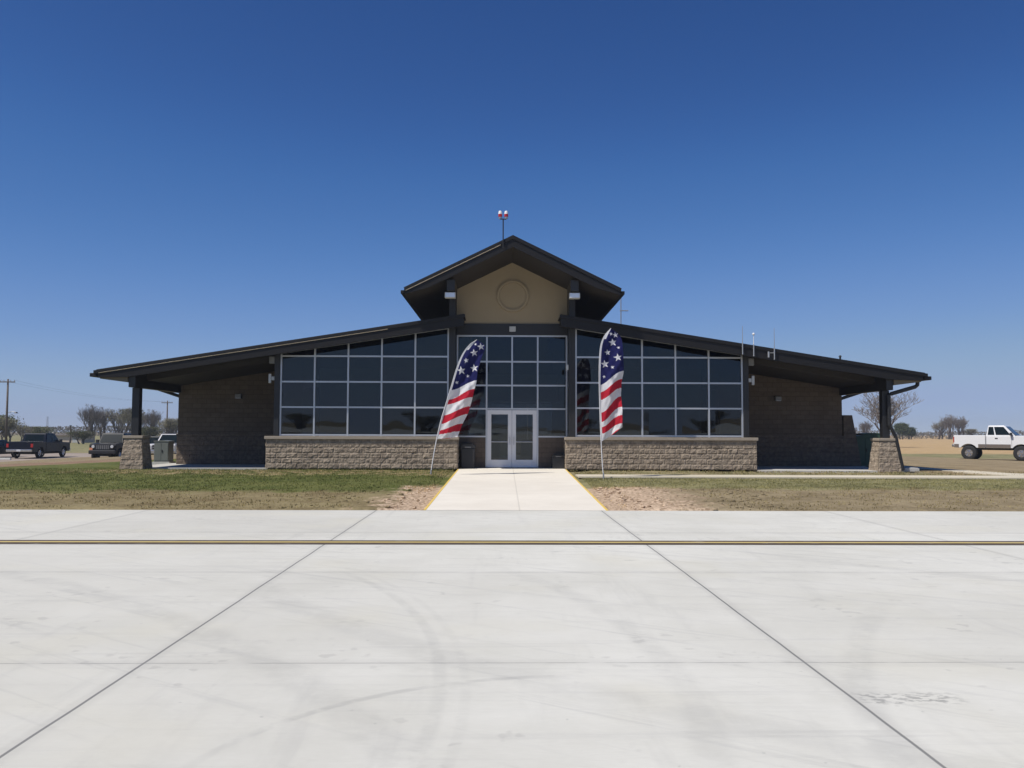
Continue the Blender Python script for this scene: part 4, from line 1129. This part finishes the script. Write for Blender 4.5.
def tree(px, Y, ytop, kind, label, group, sx=1.0, name='tree', rot=None, X=None):
    x = at(px, Y) if X is None else X; z0 = gz(x, Y) - .05
    H = 1.42 + (432 - ytop) * Y / 870 - z0
    key = kind
    if key not in PROTO:
        e = empty(name, (0, 0, 0)); a = KIND[kind]()
        a[0].build('trunk', M['bark'], e)
        tw = a[1].build('crown', a[4] if len(a) > 4 else M['twig'], e)
        if len(a[2].v): a[2].build('foliage', a[3], tw)
        PROTO[key] = (e, a[5] if len(a) > 5 else 10.0); first = True
        o = e
    else:
        o = copy_tree(PROTO[key][0]); o.name = name
    s = H / 10.0
    o.location = (x, Y, z0); o.scale = (s * sx, s * sx, s); o.rotation_euler = (0, 0, (px * 1.7) % 6.28 if rot is None else rot)
    tag(o, label, name.replace('_', ' '), group)
    return o
KIND = {
    'bare': lambda: grow(11, 10, .78, 4, 5, (4, 4, 3, 3, 3), 1.3, rmin=.017, trunkfrac=.2),
    'bare_big': lambda: grow(5, 10, 1.1, 1, 6, (6, 4, 3, 3, 3, 2), .25, rmin=.018, trunkfrac=.22),
    'bud': lambda: (*grow(23, 10, 1.0, 3, 5, (4, 3, 3, 3, 2), .8, leaf=1, leafsize=.22, rmin=.022, trunkfrac=.2), M['leaf_spring']),
    'bud2': lambda: (*grow(37, 10, 1.1, 4, 5, (4, 3, 3, 3, 2), .8, leaf=2, leafsize=.24, rmin=.022, trunkfrac=.2), M['leaf_spring']),
    'green': lambda: (*grow(41, 10, 1.1, 3, 4, (4, 4, 3, 3), .7, leaf=4, leafsize=.40, rmin=.04, trunkfrac=.2), M['leaf_green']),
    'dark': lambda: (*grow(53, 10, 1.0, 3, 4, (4, 4, 3, 3), .9, leaf=7, leafsize=.42, rmin=.04, trunkfrac=.15), M['leaf_dark']),
}
GL = 'trees on the left horizon'; GR = 'trees on the right horizon'
tree(-6, 130, 416, 'green', 'dark green tree at the far left edge behind the utility pole', GL, 1.2)
tree(11, 128, 420, 'bud2', 'brownish budding tree right behind the tall utility pole', GL, 1.0)
tree(27, 150, 426, 'bud', 'low pale budding tree between the pole and the dark pickup roof', GL, 1.3)
tree(42, 155, 428, 'green', 'small round green tree above the dark pickup cab', GL, 1.25)
tree(84, 140, 432, 'green', 'low green bush right of the cream shed', GL, 1.3, name='bush')
tree(93, 175, 405, 'bare', 'largest bare grey tree just left of the left roof tip post', GL, .95)
tree(104, 182, 408, 'bare', 'bare grey tree overlapping the largest bare tree on its right', GL, .85, rot=2.2)
tree(119, 178, 410, 'bud', 'pale green budding tree left of the left porch post', GL, 1.0)
tree(131, 172, 409, 'bud2', 'budding tree hidden partly by the left porch post', GL, .9)
tree(141, 186, 412, 'bare', 'bare tree immediately right of the left porch post', GL, .9, rot=4)
tree(154, 180, 410, 'bare', 'bare tree standing above the hood of the silver pickup', GL, 1.0, rot=1)
tree(150, 160, 428, 'green', 'low green shrubby tree behind the silver pickup', GL, 1.5)
tree(174, 150, 419, 'bud2', 'small budding tree at the edge of the left block wall', GL, 1.0)
tree(886, 120, 387, 'bare_big', 'big spreading bare tree behind the right porch post', GR, 1.05, rot=.5)
tree(866, 260, 419, 'bare', 'low bare tree above the green cabinets', GR, 1.2, rot=3)
tree(852, 262, 424, 'bare', 'lowest bare shrub left of the green cabinets in the right gap', GR, 1.4, rot=5)
tree(902, 290, 422, 'dark', 'dense dark evergreen right of the right porch post', GR, .75)
tree(911, 295, 426, 'dark', 'smaller dark evergreen at the right end of the evergreen pair', GR, .8, rot=2)
tree(951, 300, 412, 'bare', 'tall bare tree in the middle of the far right clump', GR, .95, rot=.3)
tree(941, 304, 419, 'bud', 'lower budding tree on the left side of the far right clump', GR, 1.2)
tree(962, 302, 414, 'bare', 'bare tree on the right side of the far right clump', GR, 1.0, rot=2.6)
tree(972, 306, 427, 'bud2', 'low budding tree just left of the white pickup roof', GR, 1.5)
tree(1040, 300, 415, 'bare', 'bare tree beyond the right edge behind the white pickup', GR, 1.0, rot=1.6)
# far low brush along the horizon, one mass each side
def brush(x0, x1, Y, h0, h1, mat, label, n, seed):
    rnd = random.Random(seed); b = MB()
    for _ in range(n):
        x = rnd.uniform(x0, x1); y = Y + rnd.uniform(-8, 8); z0 = gz(x, y)
        top = h0 + (h1 - h0) * (.5 + .5 * mnoise.noise(Vector((x * .06, 0, seed)))) * (.75 + .5 * abs(mnoise.noise(Vector((x * .35, 2, seed)))))
        c = Vector((x, y, z0 + top * rnd.random() ** .7)); a = Vector([rnd.gauss(0, 1) for _ in range(3)]).normalized(); q = a.orthogonal().normalized(); s = rnd.uniform(.3, .8)
        b.add([c - a * s * .5, c + q * s * .4, c + a * s * .5, c - q * s * .4], [(0, 1, 2, 3)])
    tag(b.build('far_brush', mat), label, 'treeline', kind='stuff')
brush(60, 330, 330, 1.6, 4.6, M['leaf_far'], 'low grey brown brush along the right horizon beyond the tan field', 16000, 1)
brush(-330, -60, 330, 2.0, 5.5, M['leaf_far'], 'low hazy brush along the left horizon beyond the parking lot', 16000, 2)
# trees behind the viewer, mirrored in the glass walls
for i, (X, Y, zt, kd, sx, lab) in enumerate([(-52, -150, 6.5, 'bud2', 1.9, 'broad budding tree mirrored in the left pane of the left glass bay'), (-38, -165, 6, 'bud', 1.6, 'low tree mirrored in the second pane of the left glass bay'),
        (-20, -150, 7.4, 'bud2', 2.0, 'wide tree mirrored in the middle of the left glass bay'), (-4, -158, 6.6, 'bud', 2.1, 'tree mirrored near the entrance'), (20, -150, 6.2, 'bud2', 1.8, 'low tree mirrored in the right glass bay'), (36, -150, 7, 'bud', 1.9, 'tree mirrored in the fourth pane of the right glass bay'), (52, -155, 6, 'bud2', 1.8, 'tree mirrored at the far end of the right glass bay')]):
    o = tree(0, 100, 400, kd, lab, 'trees mirrored in the windows', sx, X=X)
    o.location = (X, Y, -.55); s = zt * .66 / 10; o.scale = (s * sx, s * sx, s)

# thin air between the viewer and the far fields
hz = MB(); hz.box(-720, 720, -520, 920, -2.2, 16)
ho = hz.build('haze', None); g = G('haze air'); v = g.n('ShaderNodeVolumePrincipled')
v.inputs['Color'].default_value = (.80, .88, 1, 1); v.inputs['Density'].default_value = .00042; v.inputs['Anisotropy'].default_value = .2
g.t.links.new(v.outputs[0], g.out.inputs['Volume']); ho.data.materials.clear(); ho.data.materials.append(g.m); tag(ho, kind='stuff')
# ------------------------------------------------------------------ camera, light, sky
cam = bpy.data.cameras.new('camera'); co = bpy.data.objects.new('camera', cam); COL.objects.link(co)
cam.sensor_width = 36; cam.lens = 870 / 1024 * 36; cam.clip_end = 3000; cam.clip_start = .05
co.matrix_world = Matrix.Translation((-.27, 0, 1.42)) @ Matrix.Rotation(R(-.46), 4, 'Z') @ Matrix.Rotation(R(90 + 3.16), 4, 'X') @ Matrix.Rotation(R(.20), 4, 'Z')
SC.camera = co
sd = Vector((-.57, -.35, 1.0)).normalized()
el = math.asin(sd.z); az = math.atan2(sd.x, sd.y)
W = bpy.data.worlds.new('World'); SC.world = W; W.use_nodes = True
nt = W.node_tree; nt.nodes.clear()
out = nt.nodes.new('ShaderNodeOutputWorld'); bg = nt.nodes.new('ShaderNodeBackground'); sk = nt.nodes.new('ShaderNodeTexSky')
sk.sky_type = 'NISHITA'; sk.sun_disc = False; sk.sun_elevation = el; sk.sun_rotation = az
sk.altitude = 6000; sk.air_density = 1.0; sk.dust_density = 2.0; sk.ozone_density = 4.0
bg.inputs[1].default_value = .10
k1 = nt.nodes.new('ShaderNodeVectorMath'); k1.operation = 'SCALE'; k1.inputs[3].default_value = .08
cv = nt.nodes.new('ShaderNodeRGBCurve'); k2 = nt.nodes.new('ShaderNodeVectorMath'); k2.operation = 'SCALE'; k2.inputs[3].default_value = 10.0
for ch, pts in enumerate((((.045, .031), (.067, .064), (.127, .174), (.212, .285), (.352, .345), (1, .80)), ((.082, .091), (.122, .165), (.231, .310), (.356, .405), (.503, .430), (1, .85)), ((.181, .292), (.258, .430), (.434, .590), (.565, .598), (.617, .602), (1, .90)))):
    c = cv.mapping.curves[ch]; c.points[0].location = (0, 0); c.points[1].location = pts[-1]
    for p in pts[:-1]: c.points.new(*p)
cv.mapping.update()
nt.links.new(sk.outputs[0], k1.inputs[0]); nt.links.new(k1.outputs[0], cv.inputs[1]); nt.links.new(cv.outputs[0], k2.inputs[0])
nt.links.new(k2.outputs[0], bg.inputs[0]); nt.links.new(bg.outputs[0], out.inputs[0])
sun = bpy.data.lights.new('sun', 'SUN'); sun.energy = 4.5; sun.angle = R(.53); sun.color = (1, .95, .88)
so = bpy.data.objects.new('sun', sun); COL.objects.link(so); so.rotation_euler = sd.to_track_quat('Z', 'Y').to_euler()
so.location = (0, 0, 40)
SC.view_settings.view_transform = 'Standard'; SC.view_settings.look = 'None'; SC.view_settings.exposure = 0; SC.view_settings.gamma = 1
SC.cycles.max_bounces = 8; SC.cycles.transparent_max_bounces = 12
